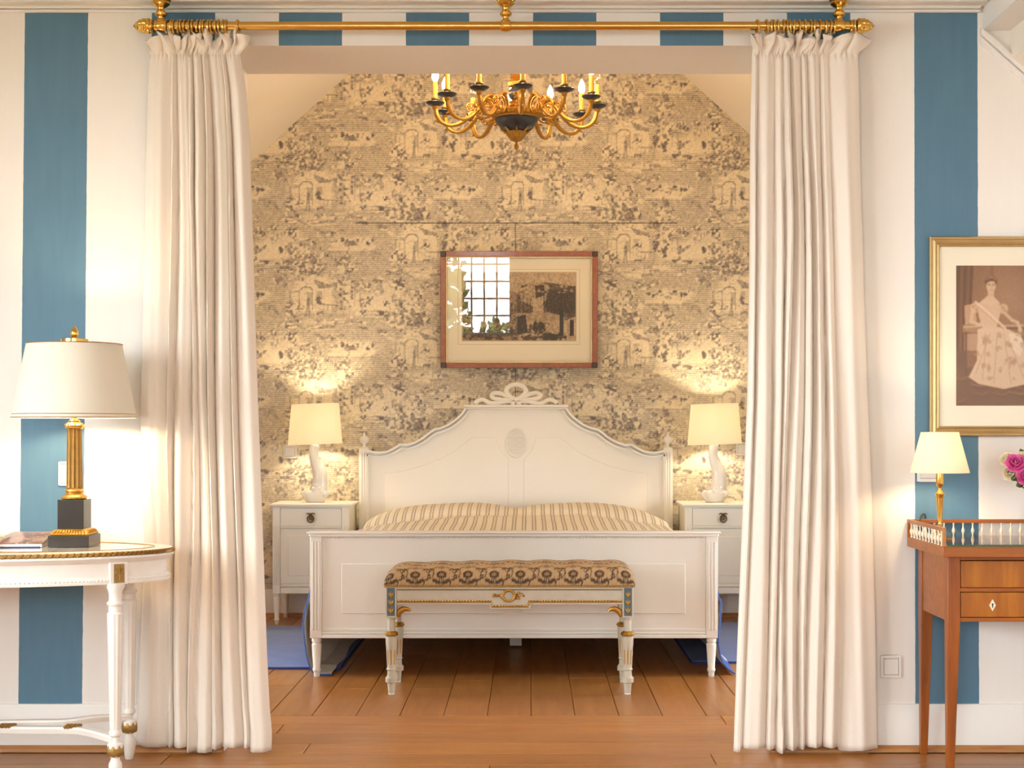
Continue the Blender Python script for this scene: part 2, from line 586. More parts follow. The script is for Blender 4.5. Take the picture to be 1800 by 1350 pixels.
# ------------------------------------------------------------------ flat print painted by arithmetic (wallpaper, etching, photograph, tapestry)
class Ink:
    """A small drawing surface; values run 0 (paper) to 1 (ink). Wraps round when tile is set."""

    def __init__(self, w, h, base=0.0, tile=None, seed=1):
        self.a = np.full((h, w), base, dtype=np.float32)
        self.w, self.h = w, h
        self.rng = np.random.default_rng(seed)
        self.yy, self.xx = np.mgrid[0:h, 0:w].astype(np.float32)
        self.tile = tile

    def noise(self, cell):
        gh, gw = max(2, int(round(self.h / cell))), max(2, int(round(self.w / cell)))
        g = self.rng.random((gh, gw)).astype(np.float32)
        u, v = self.xx / self.w * gw, self.yy / self.h * gh
        i, j = v.astype(int), u.astype(int)
        fu, fv = u - j, v - i
        fu, fv = fu * fu * (3 - 2 * fu), fv * fv * (3 - 2 * fv)
        i0, i1, j0, j1 = i % gh, (i + 1) % gh, j % gw, (j + 1) % gw
        return (g[i0, j0] * (1 - fu) + g[i0, j1] * fu) * (1 - fv) + (g[i1, j0] * (1 - fu) + g[i1, j1] * fu) * fv

    def _shifts(self):
        if not self.tile:
            return [(0, 0)]
        out = []
        for i in (-1, 0, 1):
            for j in (-1, 0, 1):
                for h in (0, 1):
                    out.append((i * self.w + h * self.w / 2, j * self.h + h * self.h / 2))
        return out

    def put(self, f, val, k=1.0):
        """f(x, y) -> coverage; blends val in."""
        for dx, dy in self._shifts():
            m = np.clip(f(self.xx - dx, self.yy - dy), 0, 1) * k
            self.a = self.a * (1 - m) + val * m
        return self

    def ell(self, cx, cy, rx, ry, val, k=1.0, soft=0.25):
        return self.put(lambda x, y: (1 - np.sqrt(((x - cx) / rx) ** 2 + ((y - cy) / ry) ** 2)) / soft + 0.5, val, k)

    def blob(self, cx, cy, rx, ry, val, k=1.0, cell=4.0, rough=1.2):
        """Ragged leafy mass."""
        for dx, dy in self._shifts():
            n = self.noise(cell) + 0.5 * self.noise(cell / 2) - 0.75
            m = np.clip((1 - np.sqrt(((self.xx - dx - cx) / rx) ** 2 + ((self.yy - dy - cy) / ry) ** 2)) * 2.2 + n * rough * 2, 0, 1) * k
            m = m * (np.abs((self.xx - dx - cx) / rx) < 1.5)
            self.a = self.a * (1 - m) + val * m
        return self

    def line(self, pts, val, wd=1.0, k=1.0):
        for (x0, y0), (x1, y1) in zip(pts[:-1], pts[1:]):
            L = max(1e-3, math.hypot(x1 - x0, y1 - y0))
            ux, uy = (x1 - x0) / L, (y1 - y0) / L

            def f(x, y):
                t = np.clip((x - x0) * ux + (y - y0) * uy, 0, L)
                return wd / 2 + 0.5 - np.hypot(x - x0 - t * ux, y - y0 - t * uy)
            self.put(f, val, k)
        return self

    def poly(self, pts, val, k=1.0, soft=0.8):
        """Convex or simple polygon by the even-odd rule."""
        P = np.array(pts, dtype=np.float32)

        def f(x, y):
            ins = np.zeros(x.shape, bool)
            n = len(P)
            j = n - 1
            for i in range(n):
                xi, yi, xj, yj = P[i, 0], P[i, 1], P[j, 0], P[j, 1]
                c = ((yi > y) != (yj > y)) & (x < (xj - xi) * (y - yi) / (yj - yi + 1e-9) + xi)
                ins ^= c
                j = i
            return ins.astype(np.float32)
        return self.put(f, val, k)


def ramp(a, stops):
    xs = [s[0] for s in stops]
    return np.stack([np.interp(a, xs, [s[1][c] for s in stops]) for c in range(3)], axis=-1)


def print_grid(name, mat, x0, x1, z0, z1, y, rgb, parent=None, attr='print'):
    """Flat sheet facing -Y whose vertices carry the printed colour; rgb is (h, w, 3), top row first."""
    h, w = rgb.shape[:2]
    X = np.linspace(x0, x1, w)
    Z = np.linspace(z1, z0, h)
    co = np.zeros((h, w, 3), np.float32)
    co[..., 0] = X[None, :]
    co[..., 1] = y
    co[..., 2] = Z[:, None]
    me = bpy.data.meshes.new(name)
    idx = np.arange(h * w).reshape(h, w)
    q = np.stack([idx[1:, :-1], idx[1:, 1:], idx[:-1, 1:], idx[:-1, :-1]], axis=-1).reshape(-1, 4)
    me.vertices.add(h * w)
    me.vertices.foreach_set('co', co.ravel())
    me.loops.add(q.size)
    me.loops.foreach_set('vertex_index', q.ravel().astype(np.int32))
    me.polygons.add(len(q))
    me.polygons.foreach_set('loop_start', np.arange(0, q.size, 4, dtype=np.int32))
    me.update(calc_edges=True)
    at = me.attributes.new(attr, 'FLOAT_COLOR', 'POINT')
    rgba = np.ones((h * w, 4), np.float32)
    rgba[:, :3] = rgb.reshape(-1, 3)
    at.data.foreach_set('color', rgba.ravel())
    o = bpy.data.objects.new(name, me)
    COL.objects.link(o)
    me.materials.append(mat)
    if parent:
        o.parent = parent
    return o


# ================================================================== THE SETTING
# floor: one slab, every plank a part of its own
floor = struct('floor', MB().box(RX0 - 0.3, RY0 - 0.3, -0.12, RX1 + 0.3, BACK_D + 0.2, -0.012), M['oak_trim'])
PW = 0.177


def plank(x0, y0, x1, y1, along_y):
    g = 0.0011
    L, W = (y1 - y0, x1 - x0) if along_y else (x1 - x0, y1 - y0)
    c = 0.0022
    a, b = L / 2 - g, W / 2 - g
    mb = MB()
    v = [(-a, -b, -0.012), (a, -b, -0.012), (a, b, -0.012), (-a, b, -0.012), (-a, -b, -c), (a, -b, -c), (a, b, -c), (-a, b, -c),
         (-a + c, -b + c, 0), (a - c, -b + c, 0), (a - c, b - c, 0), (-a + c, b - c, 0)]
    f = [(0, 1, 5, 4), (1, 2, 6, 5), (2, 3, 7, 6), (3, 0, 4, 7), (4, 5, 9, 8), (5, 6, 10, 9), (6, 7, 11, 10), (7, 4, 8, 11), (8, 9, 10, 11)]
    me = bpy.data.meshes.new('plank')
    me.from_pydata(v, [], f)
    me.materials.append(M['oak'])
    o = bpy.data.objects.new('plank', me)
    COL.objects.link(o)
    o.parent = floor
    o.location = ((x0 + x1) / 2, (y0 + y1) / 2, random.uniform(-0.0006, 0.0))
    if along_y:
        o.rotation_euler = (0, 0, PI / 2)


SPLIT_D = 6.06
y = SPLIT_D
while y > RY0 + 0.02:
    y0 = max(RY0, y - PW)
    x = RX0 - random.uniform(0, 1.2)
    while x < RX1:
        L = random.uniform(1.7, 2.9)
        lim0, lim1 = (RX0, RX1) if y <= WALL_D + 0.01 else (OPEN_L - 0.35, OPEN_R + 0.35)
        a, b = max(x, lim0), min(x + L, lim1)
        if b - a > 0.02:
            plank(a, y0, b, y, False)
        x += L
    y = y0
x = pX(471, SPLIT_D) - PW * 7 * 1.0
while x < AX1:
    a, b = max(x, AX0), min(x + PW, AX1)
    yy = SPLIT_D - random.uniform(0, 0.9)
    while yy < BACK_D:
        L = random.uniform(0.9, 1.9)
        c, d = max(yy, SPLIT_D), min(yy + L, BACK_D)
        if d - c > 0.02 and b - a > 0.01:
            plank(a, c, b, d, True)
        yy += L
    x += PW

# the striped wall with the wide opening
w = MB()
w.box(RX0, WALL_D, 0, OPEN_L, WALL_D + WALL_T, ACEIL + 0.1)
w.box(OPEN_R, WALL_D, 0, RX1, WALL_D + WALL_T, ACEIL + 0.1)
w.box(OPEN_L, WALL_D, OPEN_Z, OPEN_R, WALL_D + WALL_T, ACEIL + 0.1)
struct('wall_front', w, M['stripes'], smooth=False)

# alcove shell
SL = 0.898
zl = 2.802 - SL * (-1.749 - AX0)
zr = 2.986 - SL * (AX1 - 1.378)
xl_top, xr_top = -1.749 + (ACEIL - 2.802) / SL, 1.378 - (ACEIL - 2.986) / SL
ys0, ys1 = WALL_D + WALL_T, BACK_D
struct('ceiling_alcove_slope_left', MB().prism([(AX0, zl), (xl_top, ACEIL), (xl_top - 0.15, ACEIL + 0.1), (AX0 - 0.15, zl + 0.1)], ys0, ys1), M['cream_ceiling'])
struct('ceiling_alcove_slope_right', MB().prism([(AX1, zr), (xr_top, ACEIL), (xr_top + 0.15, ACEIL + 0.1), (AX1 + 0.15, zr + 0.1)], ys0, ys1), M['cream_ceiling'])
struct('ceiling_alcove', MB().box(xl_top - 0.2, ys0, ACEIL, xr_top + 0.2, ys1, ACEIL + 0.1), M['cream_ceiling'])
struct('wall_alcove_core', MB().box(AX0 - 0.2, BACK_D + 0.002, 0, AX1 + 0.2, BACK_D + 0.15, ACEIL + 0.1), M['white_wall'])

# front room shell behind and beside the viewer
struct('ceiling', MB().box(RX0, RY0, CEIL, 1.66, WALL_D, CEIL + 0.1), M['cream_ceiling'])


def holed(axis, at0, at1, a0, a1, z1, holes):
    """Wall slab with window holes; axis 'X' runs along X."""
    mb = MB()
    put = (lambda p, q, r, s: mb.box(p, at0, r, q, at1, s)) if axis == 'X' else (lambda p, q, r, s: mb.box(at0, p, r, at1, q, s))
    edges = a0
    for (h0, h1, hz0, hz1) in holes:
        put(edges, h0, 0, z1)
        put(h0, h1, 0, hz0)
        put(h0, h1, hz1, z1)
        edges = h1
    put(edges, a1, 0, z1)
    return mb


struct('wall_alcove_left', holed('Y', AX0 - 0.15, AX0, ys0, ys1, zl + 0.3, WIN_ALCOVE_ADDED), M['white_wall'], smooth=False)
struct('wall_alcove_right', holed('Y', AX1, AX1 + 0.15, ys0, ys1, zr + 0.3, WIN_ALCOVE_ADDED), M['white_wall'], smooth=False)
struct('wall_rear', holed('X', RY0 - 0.25, RY0, RX0, RX1, CEIL + 0.1, WIN_REAR), M['white_wall'], smooth=False)
struct('wall_left', holed('Y', RX0 - 0.25, RX0, RY0, WALL_D, CEIL + 0.1, WIN_LEFT), M['white_wall'], smooth=False)
PUR_X, PUR_Z = 1.633, 2.578
zs = PUR_Z - SL * (RX1 - PUR_X)
struct('wall_right', MB().box(RX1, RY0, 0, RX1 + 0.15, WALL_D, zs + 0.3), M['white_wall'])
struct('ceiling_slope', MB().prism([(PUR_X + 0.1, PUR_Z - 0.09), (RX1, zs), (RX1 + 0.15, zs + 0.1), (PUR_X + 0.1, PUR_Z + 0.15)], RY0, WALL_D), M['cream_ceiling'])
pb = MB().box(PUR_X, RY0, PUR_Z + 0.012, PUR_X + 0.26, WALL_D, CEIL + 0.1)
struct('ceiling_beam', pb, M['trim'], bevel=0.004)
t_ = MB()
for k_ in (0.0, 0.03):
    t_.prism([(PUR_X - 0.01, PUR_Z + 0.02 - k_), (RX1, zs + 0.022 - k_), (RX1, zs - 0.004 - k_), (PUR_X - 0.01, PUR_Z - 0.006 - k_)], WALL_D - 0.022 + k_ * 0.35, WALL_D)
struct('trim_2', t_, M['trim'])
struct('trim_1', MB().box(RX0, WALL_D - 0.016, 2.654, PUR_X - 0.012, WALL_D, 2.664).box(RX0, WALL_D - 0.030, 2.664, PUR_X - 0.012, WALL_D, 2.676)
       .box(RX0, WALL_D - 0.10, 2.668, PUR_X - 0.012, WALL_D - 0.075, 2.676), M['trim'], bevel=0.003)


def window(name, axis, at, a0, a1, z0, z1, cols, rows):
    """Leaded window: frame, muntins and a pane in every light."""
    root = bpy.data.objects.new(name, None)
    COL.objects.link(root)
    root['kind'] = 'structure'
    root.location = (((a0 + a1) / 2, at, z0) if axis == 'X' else (at, (a0 + a1) / 2, z0))
    if axis == 'Y':
        root.rotation_euler = (0, 0, PI / 2)
    W, H = a1 - a0, z1 - z0
    f = MB()
    fw = 0.05
    f.box(-W / 2, -0.03, 0, -W / 2 + fw, 0.03, H).box(W / 2 - fw, -0.03, 0, W / 2, 0.03, H)
    f.box(-W / 2 + fw, -0.03, 0, W / 2 - fw, 0.03, fw).box(-W / 2 + fw, -0.03, H - fw, W / 2 - fw, 0.03, H)
    f.build('window_frame', M['trim'], root, bevel=0.003)
    iw, ih = W - 2 * fw, H - 2 * fw
    b = MB()
    for i in range(1, cols):
        xx = -iw / 2 + iw * i / cols
        b.box(xx - 0.011, -0.012, fw, xx + 0.011, 0.012, H - fw)
    for j in range(1, rows):
        zz = fw + ih * j / rows
        b.box(-iw / 2, -0.011, zz - 0.011, iw / 2, 0.011, zz + 0.011)
    b.build('muntin', M['bronze'], root)
    pm = MB().box(-iw / cols / 2 + 0.006, -0.0015, 0.006, iw / cols / 2 - 0.006, 0.0015, ih / rows - 0.006).mesh('pane', smooth=False)
    pm.materials.append(M['pane'])
    for i in range(cols):
        for j in range(rows):
            p = bpy.data.objects.new('pane', pm)
            COL.objects.link(p)
            p.parent = root
            p.location = (-iw / 2 + iw * (i + 0.5) / cols, 0, fw + ih * j / rows)
    return root


wn = 1
for (a0, a1, z0, z1) in WIN_REAR:
    window('window_%d' % wn, 'X', RY0 - 0.12, a0, a1, z0, z1, 8 if a1 - a0 > 1.3 else 6, 5)
    wn += 1
for (a0, a1, z0, z1) in WIN_LEFT:
    window('window_%d' % wn, 'Y', RX0 - 0.12, a0, a1, z0, z1, 8, 5)
    wn += 1

for (a0, a1, z0, z1) in WIN_ALCOVE_ADDED:  # invented side windows, out of view, letting extra daylight into the alcove
    for at_ in (AX0 - 0.08, AX1 + 0.08):
        window('window_%d' % wn, 'Y', at_, a0, a1, z0, z1, 5, 3)
        wn += 1

# baseboards and the oak quarter rounds below them
BBP = [(0.0, 0.0), (-0.022, 0.0), (-0.022, 0.128), (-0.017, 0.135), (-0.017, 0.145), (-0.010, 0.156), (-0.008, 0.166), (0.0, 0.167)]


def skirting(name, x0, x1, yw, h=1.0):
    mb = MB()
    n = len(BBP)
    vs_ = [(x0, yw + p[0], p[1] * h) for p in BBP] + [(x1, yw + p[0], p[1] * h) for p in BBP]
    mb.add(vs_, [tuple(range(n)), tuple(range(2 * n - 1, n - 1, -1))] + [(i, (i + 1) % n, n + (i + 1) % n, n + i) for i in range(n)])
    o = struct(name, mb, M['trim'])
    q = MB()
    cs = [(0, 0), (-0.022, 0)] + [(-0.022 * math.cos(a), 0.022 * math.sin(a)) for a in (0.4, 0.8, 1.2)] + [(0, 0.022)]
    yq = yw - 0.022
    m = len(cs)
    vs_ = [(x0, yq + p[0], p[1]) for p in cs] + [(x1, yq + p[0], p[1]) for p in cs]
    q.add(vs_, [tuple(range(m)), tuple(range(2 * m - 1, m - 1, -1))] + [(i, (i + 1) % m, m + (i + 1) % m, m + i) for i in range(m)])
    q.build('quarter_round', M['oak_trim'], o)
    return o


skirting('baseboard_left', RX0, OPEN_L, WALL_D)
skirting('baseboard_right', OPEN_R, RX1, WALL_D)
skirting('baseboard_back', AX0, AX1, BACK_D)


# toile wallpaper on the far wall --------------------------------------------------
def toile():
    """One repeat of the wallpaper, 372 x 184 px of the photo at 1.5 px a step, dropped by half in the next column."""
    TW, TH = 248, 123
    t = Ink(TW, TH, 0.45, tile=True, seed=11)
    hat = Ink(TW, TH, 1.0, tile=True, seed=12)
    s = 1 / 6.75 / 1.5
    leafy = np.clip((t.noise(2.6) * 0.6 + t.noise(5.0) * 0.4 - 0.385) * 6, 0, 1)
    strokes = Ink(TW, TH, 0, seed=13)
    strokes.w, strokes.xx = TW, strokes.xx * 0.3 % TW
    strk = np.clip((strokes.noise(2.0) - 0.42) * 5, 0, 1)

    def Z(x, y):
        return (x * s, y * s)

    def isl(x0, y0, x1, y1, v=0.08, k=0.95, cell=7):
        cx, cy = Z((x0 + x1) / 2, (y0 + y1) / 2)
        st = t.rng.bit_generator.state
        t.blob(cx, cy, (x1 - x0) / 2 * s, (y1 - y0) / 2 * s, v, k, cell, 0.5)
        hat.rng.bit_generator.state = st
        hat.blob(cx, cy, (x1 - x0) / 2 * s, (y1 - y0) / 2 * s, 0.0, 1.0, cell, 0.5)

    def bl(x0, y0, x1, y1, v, k=0.8, cell=3.0, r=1.2):
        cx, cy = Z((x0 + x1) / 2, (y0 + y1) / 2)
        before = t.a.copy()
        t.a[:] = 0
        t.blob(cx, cy, (x1 - x0) / 2 * s, (y1 - y0) / 2 * s, 1.0, k, cell * 1.3, r)
        m = np.clip(t.a * 1.25, 0, 1)
        tex = strk if (x1 - x0) > 2.6 * (y1 - y0) else leafy
        t.a = before * (1 - m) + m * (0.10 * (1 - tex) + min(1.0, v * 1.18) * tex)
        hat.a *= 1 - 0.8 * m

    def ln(pts, v=0.85, wd=0.7, k=0.8):
        t.line([Z(*p) for p in pts], v, wd * 1.15, k)

    # pale ground of the scenes
    isl(20, 60, 620, 640)
    isl(560, 300, 1420, 660)
    isl(760, 330, 1560, 560, 0.10)
    isl(470, 880, 1160, 1110, 0.14)
    isl(1000, 160, 1500, 420, 0.2)
    isl(60, 640, 560, 760, 0.22)
    # grass and earth under the scenes
    bl(430, 620, 900, 720, 0.5, 0.7)
    bl(940, 540, 1330, 630, 0.72, 0.8)
    bl(1160, 650, 1620, 760, 0.68, 0.75)
    bl(0, 640, 240, 760, 0.75, 0.7)
    bl(240, 690, 600, 790, 0.62, 0.7)
    for q in range(9):
        x0 = 920 + t.rng.random() * 250
        y0 = 560 + q * 13
        ln([(x0, y0), (x0 + 180, y0 - 6), (x0 + 330, y0 + 6)], 0.9, 0.5, 0.6)
    # farmhouse
    t.poly([Z(90, 250), Z(330, 130), Z(480, 150), Z(560, 270), Z(540, 540), Z(90, 560)], 0.08, 0.9)
    hat.poly([Z(90, 250), Z(330, 130), Z(480, 150), Z(560, 270), Z(540, 540), Z(90, 560)], 0.0, 1)
    t.poly([Z(330, 175), Z(380, 190), Z(555, 245), Z(550, 280), Z(400, 275)], 0.78, 0.85)
    ln([(180, 300), (210, 268), (250, 262), (300, 268), (325, 300)], 0.85, 1.4)
    ln([(60, 320), (60, 470)]), ln([(60, 320), (170, 325)]), ln([(170, 320), (170, 560)], 0.8, 0.9), ln([(325, 300), (325, 540)], 0.7, 0.9)
    t.poly([Z(270, 330), Z(322, 330), Z(322, 480), Z(270, 480)], 0.62, 0.7)
    t.poly([Z(375, 315), Z(445, 315), Z(445, 400), Z(375, 400)], 0.55, 0.75)
    for q in range(7):
        ln([(100, 200 + q * 34), (170 + 20 * (q % 3), 202 + q * 34)], 0.6, 0.5, 0.5)
    for q in range(6):
        ln([(350 + q * 26, 290), (350 + q * 26, 540)], 0.5, 0.4, 0.45)
    # people, dog, table, fence
    ln([(280, 395), (278, 470)], 0.85, 2.6), ln([(272, 470), (258, 590)], 0.85, 1.2), ln([(284, 470), (292, 590)], 0.85, 1.2), ln([(240, 600), (300, 600)], 0.8, 1.0)
    t.ell(*Z(282, 385), 1.4, 1.5, 0.5)
    bl(360, 360, 470, 490, 0.86, 0.9, 2.5)
    t.poly([Z(380, 560), Z(465, 555), Z(470, 580), Z(385, 590)], 0.85, 0.85)
    ln([(390, 580), (388, 605)], 0.85, 0.8), ln([(455, 575), (460, 600)], 0.85, 0.8)
    ln([(455, 475), (625, 480)], 0.8, 1.2), ln([(510, 480), (510, 550)], 0.8, 0.8), ln([(620, 480), (622, 545)], 0.8, 0.8), ln([(560, 480), (560, 548)], 0.7, 0.6)
    # great tree by the house with a couple below
    bl(540, 40, 900, 330, 0.66, 0.75, 3.0, 1.5)
    bl(600, 200, 820, 470, 0.78, 0.8, 2.5, 1.5)
    bl(660, 380, 780, 560, 0.92, 0.9, 2.5, 1.2)
    ln([(770, 60), (700, 220), (680, 330), (690, 540)], 0.25, 1.6, 0.7), ln([(790, 130), (735, 230), (715, 330)], 0.25, 1.0, 0.6)
    bl(-20, 430, 190, 650, 0.74, 0.8, 2.2, 1.7)
    bl(20, 40, 260, 160, 0.72, 0.75, 2.4, 1.6)
    bl(340, 20, 480, 100, 0.7, 0.7, 2.4, 1.6)
    # well post and shrub
    ln([(830, 305), (915, 305)], 0.8, 1.3), ln([(890, 310), (895, 470)], 0.75, 1.1), ln([(835, 310), (832, 470)], 0.6, 0.7)
    ln([(905, 490), (1030, 400)], 0.85, 2.6), bl(900, 380, 1050, 500, 0.76, 0.75, 2.4, 1.4)
    bl(1060, 150, 1200, 380, 0.62, 0.6, 3.0, 1.4)
    # resting figures and far trees
    for (a, b, c, d) in ((1150, 405, 1250, 505), (815, 545, 920, 625), (1350, 420, 1410, 520), (1560, 330, 1640, 420)):
        bl(a, b, c, d, 0.9, 0.9, 2.4, 1.0)
    bl(1240, 170, 1450, 300, 0.86, 0.9, 3.2, 1.2)
    bl(1300, 330, 1640, 740, 0.72, 0.75, 2.0, 2.0)
    bl(1530, 540, 1720, 720, 0.76, 0.7, 2.2, 1.7)
    bl(1150, 60, 1420, 140, 0.7, 0.7, 3.0, 1.2)
    ln([(1200, 120), (1400, 90), (1560, 170)], 0.75, 1.0)
    # harvesters on a strip of field
    for q in range(9):
        xx = 540 + q * 62 + t.rng.random() * 20
        yy = 970 + 25 * math.sin(q * 2.1)
        bl(xx - 26, yy - 38, xx + 26, yy + 40, 0.84, 0.85, 2.2, 1.0)
    bl(650, 950, 860, 1030, 0.68, 0.7, 2.2, 1.4)
    bl(900, 1010, 960, 1110, 0.8, 0.8, 2.2, 1.0)
    t.put(lambda x, y: (1 - np.abs((y - 1065 * s) / 2.9)) * (np.abs(x - 720 * s) < 21), 0.06, 0.9)
    ln([(490, 1100), (720, 1096), (960, 1104), (1150, 1060)], 0.8, 0.7)
    bl(560, 1090, 850, 1330, 0.7, 0.75, 3.4, 1.3)
    for q in range(5):
        ln([(1000 + q * 14, 1130 + q * 16), (1070, 1085 + q * 14), (1130, 1110 + q * 16), (1180, 1180 + q * 10)], 0.8, 0.6, 0.7)
    bl(1090, 760, 1240, 860, 0.66, 0.7, 3.0, 1.3)
    bl(520, 840, 640, 900, 0.76, 0.7, 2.4, 1.3)
    ln([(1310, 920), (1420, 930)], 0.6), ln([(240, 790), (330, 770), (400, 800)], 0.3, 1.2)
    # scattered shrubs, ferns and tufts between the scenes
    for q in range(30):
        x0, y0 = t.rng.random() * 1674, t.rng.random() * 830
        if any(a < x0 + 60 < c and b < y0 + 40 < d for a, b, c, d in ((20, 90, 660, 640), (440, 860, 1200, 1130), (760, 330, 1300, 560), (-380, 260, 340, 520))):
            continue
        w0, h0 = 60 + t.rng.random() * 150, 40 + t.rng.random() * 80
        bl(x0, y0, x0 + w0, y0 + h0, 0.62 + 0.2 * t.rng.random(), 0.7, 2.6, 1.6)
    for q in range(60):
        x0, y0 = t.rng.random() * 1674, t.rng.random() * 830
        a0 = t.rng.random() * 3.14
        ln([(x0, y0), (x0 + 50 * math.cos(a0), y0 + 30 * math.sin(a0)), (x0 + 80 * math.cos(a0 + 0.6), y0 + 60 * math.sin(a0 + 0.6))], 0.75, 0.6, 0.6)
    # engraver's speckle
    g = t.noise(1.5) - 0.5
    t.a = np.clip(t.a + g * (0.20 + 0.5 * np.clip(t.a - 0.15, 0, 0.5)), 0, 1)
    return t.a, hat.a


TA, TH_ = toile()
GS = 0.0058
gx = np.arange(AX0, AX1 + GS, GS)
gz = np.arange(ACEIL, -GS, -GS)
kk = BACK_D / FPX
PXg = gx / kk + VX
PYg = VY - (gz - EYE) / kk
ui = np.floor(((PXg - 500.0) / 1.5) % 248).astype(int) % 248
vi = np.floor(((PYg - 280.0) / 1.5) % 123).astype(int) % 123
ink = TA[np.ix_(vi, ui)]
hatch = TH_[np.ix_(vi, ui)]


def toile_mat():
    k = NT('toile_wallpaper')
    a = k.n('ShaderNodeAttribute', attribute_name='print')
    sc_ = k.n('ShaderNodeSeparateColor')
    k.l(a.outputs['Color'], sc_.inputs[0])
    geo = k.n('ShaderNodeNewGeometry')
    sp = k.n('ShaderNodeSeparateXYZ')
    k.l(geo.outputs['Position'], sp.inputs[0])
    # fish-scale hatching
    arch = k.val('ABSOLUTE', k.val('SINE', k.val('MULTIPLY', sp.outputs[0], PI / 0.0172)))
    fs = k.val('FRACT', k.val('ADD', k.val('DIVIDE', sp.outputs[2], 0.0128), k.val('MULTIPLY', arch, 0.55)))
    line = k.val('SMOOTH_MIN', 1.0, k.val('MULTIPLY', k.val('ABSOLUTE', k.val('SUBTRACT', fs, 0.5)), 2.6), 0.1)
    hat = k.val('MULTIPLY', k.val('SUBTRACT', line, 0.60), 0.42)
    fine = k.noise(150.0, 3, 0.7, vec=geo.outputs['Position'], stretch=(1.0, 1.0, 1.35))
    v = k.val('ADD', sc_.outputs[0], k.val('MULTIPLY', hat, sc_.outputs[1]))
    v = k.val('ADD', v, k.val('MULTIPLY_ADD', fine, 0.5, -0.25))
    mid = k.noise(52.0, 4, 0.65, vec=geo.outputs['Position'], stretch=(1.0, 1.0, 1.8))
    v = k.val('ADD', v, k.val('MULTIPLY_ADD', mid, 0.32, -0.16))
    cl = k.n('ShaderNodeClamp')
    k.l(v, cl.inputs[0])
    k.set(k.mix(cl.outputs[0], (0.86, 0.77, 0.585), (0.175, 0.150, 0.155)), 0.8, spec=0.2)
    return k.m


rgb = np.stack([ink, hatch, np.zeros_like(ink)], axis=-1)
wb = print_grid('wall_back', toile_mat(), gx[0], gx[-1], gz[-1], gz[0], BACK_D, rgb)
wb['kind'] = 'structure'
# seams of the papered-over cupboard doors
zs_ = pZ(392, BACK_D)
MB().box(pX(625, BACK_D), BACK_D - 0.0016, zs_ - 0.0022, pX(1190, BACK_D), BACK_D + 0.001, zs_ + 0.0022).build('panel_seam', M['black'], wb)
MB().box(pX(906, BACK_D) - 0.0017, BACK_D - 0.0016, 0.9, pX(906, BACK_D) + 0.0017, BACK_D + 0.001, zs_ - 0.0022).build('panel_seam', M['black'], wb)

# ================================================================== CURTAIN ROD, RINGS, CURTAINS
RODD = 5.30
RODZ = pZ(45.5, RODD)
rx0, rx1 = pX(272, RODD), pX(1499, RODD)
rod = thing('curtain_rod', 'long brass curtain rod with pineapple finials above the opening', 'curtain rod', ((rx0 + rx1) / 2, RODD, RODZ))
hl = (rx1 - rx0) / 2
MB().lathe([(0.0148, -hl), (0.0148, hl)], axis='X', seg=24).build('pole', M['rod_brass'], rod)


def pine(a, z):
    return 1 + 0.11 * math.sin(5 * a + z * 230) * math.sin(5 * a - z * 230)


for sgn in (-1, 1):
    pr = [(0.0155, -0.012), (0.021, -0.010), (0.021, -0.002), (0.012, 0.0), (0.009, 0.006), (0.011, 0.010), (0.022, 0.013), (0.0265, 0.018), (0.027, 0.024), (0.025, 0.027), (0.0255, 0.034),
          (0.0235, 0.045), (0.019, 0.056), (0.012, 0.066), (0.005, 0.073), (0.001, 0.077)]
    tt = np.linspace(0, len(pr) - 1, 90)
    pr = [(float(np.interp(u, range(len(pr)), [p[0] for p in pr])), float(np.interp(u, range(len(pr)), [p[1] for p in pr]))) for u in tt]
    MB().lathe([(r, hl * sgn + z * sgn) for r, z in pr], axis='X', seg=60, mod=lambda a, z: pine(a, z) if abs(z) > hl + 0.027 else 1.0).build('finial', M['brass'], rod)
for px_ in (283, 889, 1475):
    xb = pX(px_, RODD) - (rx0 + rx1) / 2
    top = CEIL - RODZ
    pr = [(0.034, top), (0.035, top - 0.008), (0.030, top - 0.013), (0.031, top - 0.020), (0.022, top - 0.028), (0.012, top - 0.033), (0.010, top - 0.040), (0.016, top - 0.045), (0.021, top - 0.052), (0.020, top - 0.060),
          (0.011, top - 0.066), (0.010, top - 0.070), (0.014, top - 0.078), (0.0165, 0.012), (0.0165, 0.0)]
    b_ = MB().lathe([(r, z) for r, z in pr][::-1], c=(xb, 0, 0), seg=28)
    b_.lathe([(0.0150, -0.019), (0.0185, -0.017), (0.021, -0.006), (0.021, 0.006), (0.0185, 0.017), (0.0150, 0.019)], c=(xb, 0, 0), axis='X', seg=28)
    b_.build('bracket', M['brass'], rod)

rm = MB().torus((0, 0, 0), 0.0218, 0.0042, axis='X', seg=28, sub=8).mesh('curtain_ring')
rm.materials.append(M['rod_brass'])


def ring(px_, label, group=None):
    o = bpy.data.objects.new('curtain_ring', rm)
    COL.objects.link(o)
    o.location = (pX(px_, RODD), RODD, RODZ - 0.0027)
    o.rotation_euler = (0, random.uniform(-0.09, 0.09), random.uniform(-0.12, 0.12))
    tag(o, label, 'curtain ring', group)


ring(268, 'brass ring outermost beside the left pineapple finial', None)
for k_ in range(17):
    ring(293 + k_ * 6.6 + random.uniform(-1.2, 1.2), 'brass curtain ring bunched on the rod above the left curtain', 'rings over the left curtain')
ring(419, 'single brass ring spaced apart at the inner edge of the left curtain')
ring(1331, 'single brass ring spaced apart at the inner edge of the right curtain')
for px_ in (1347, 1355, 1361, 1368, 1376, 1383, 1389, 1396, 1404, 1416, 1424, 1431, 1441, 1452, 1459, 1466):
    ring(px_ + random.uniform(-1, 1), 'brass curtain ring bunched on the rod above the right curtain', 'rings over the right curtain')
ring(1502, 'brass ring outermost beside the right pineapple finial')


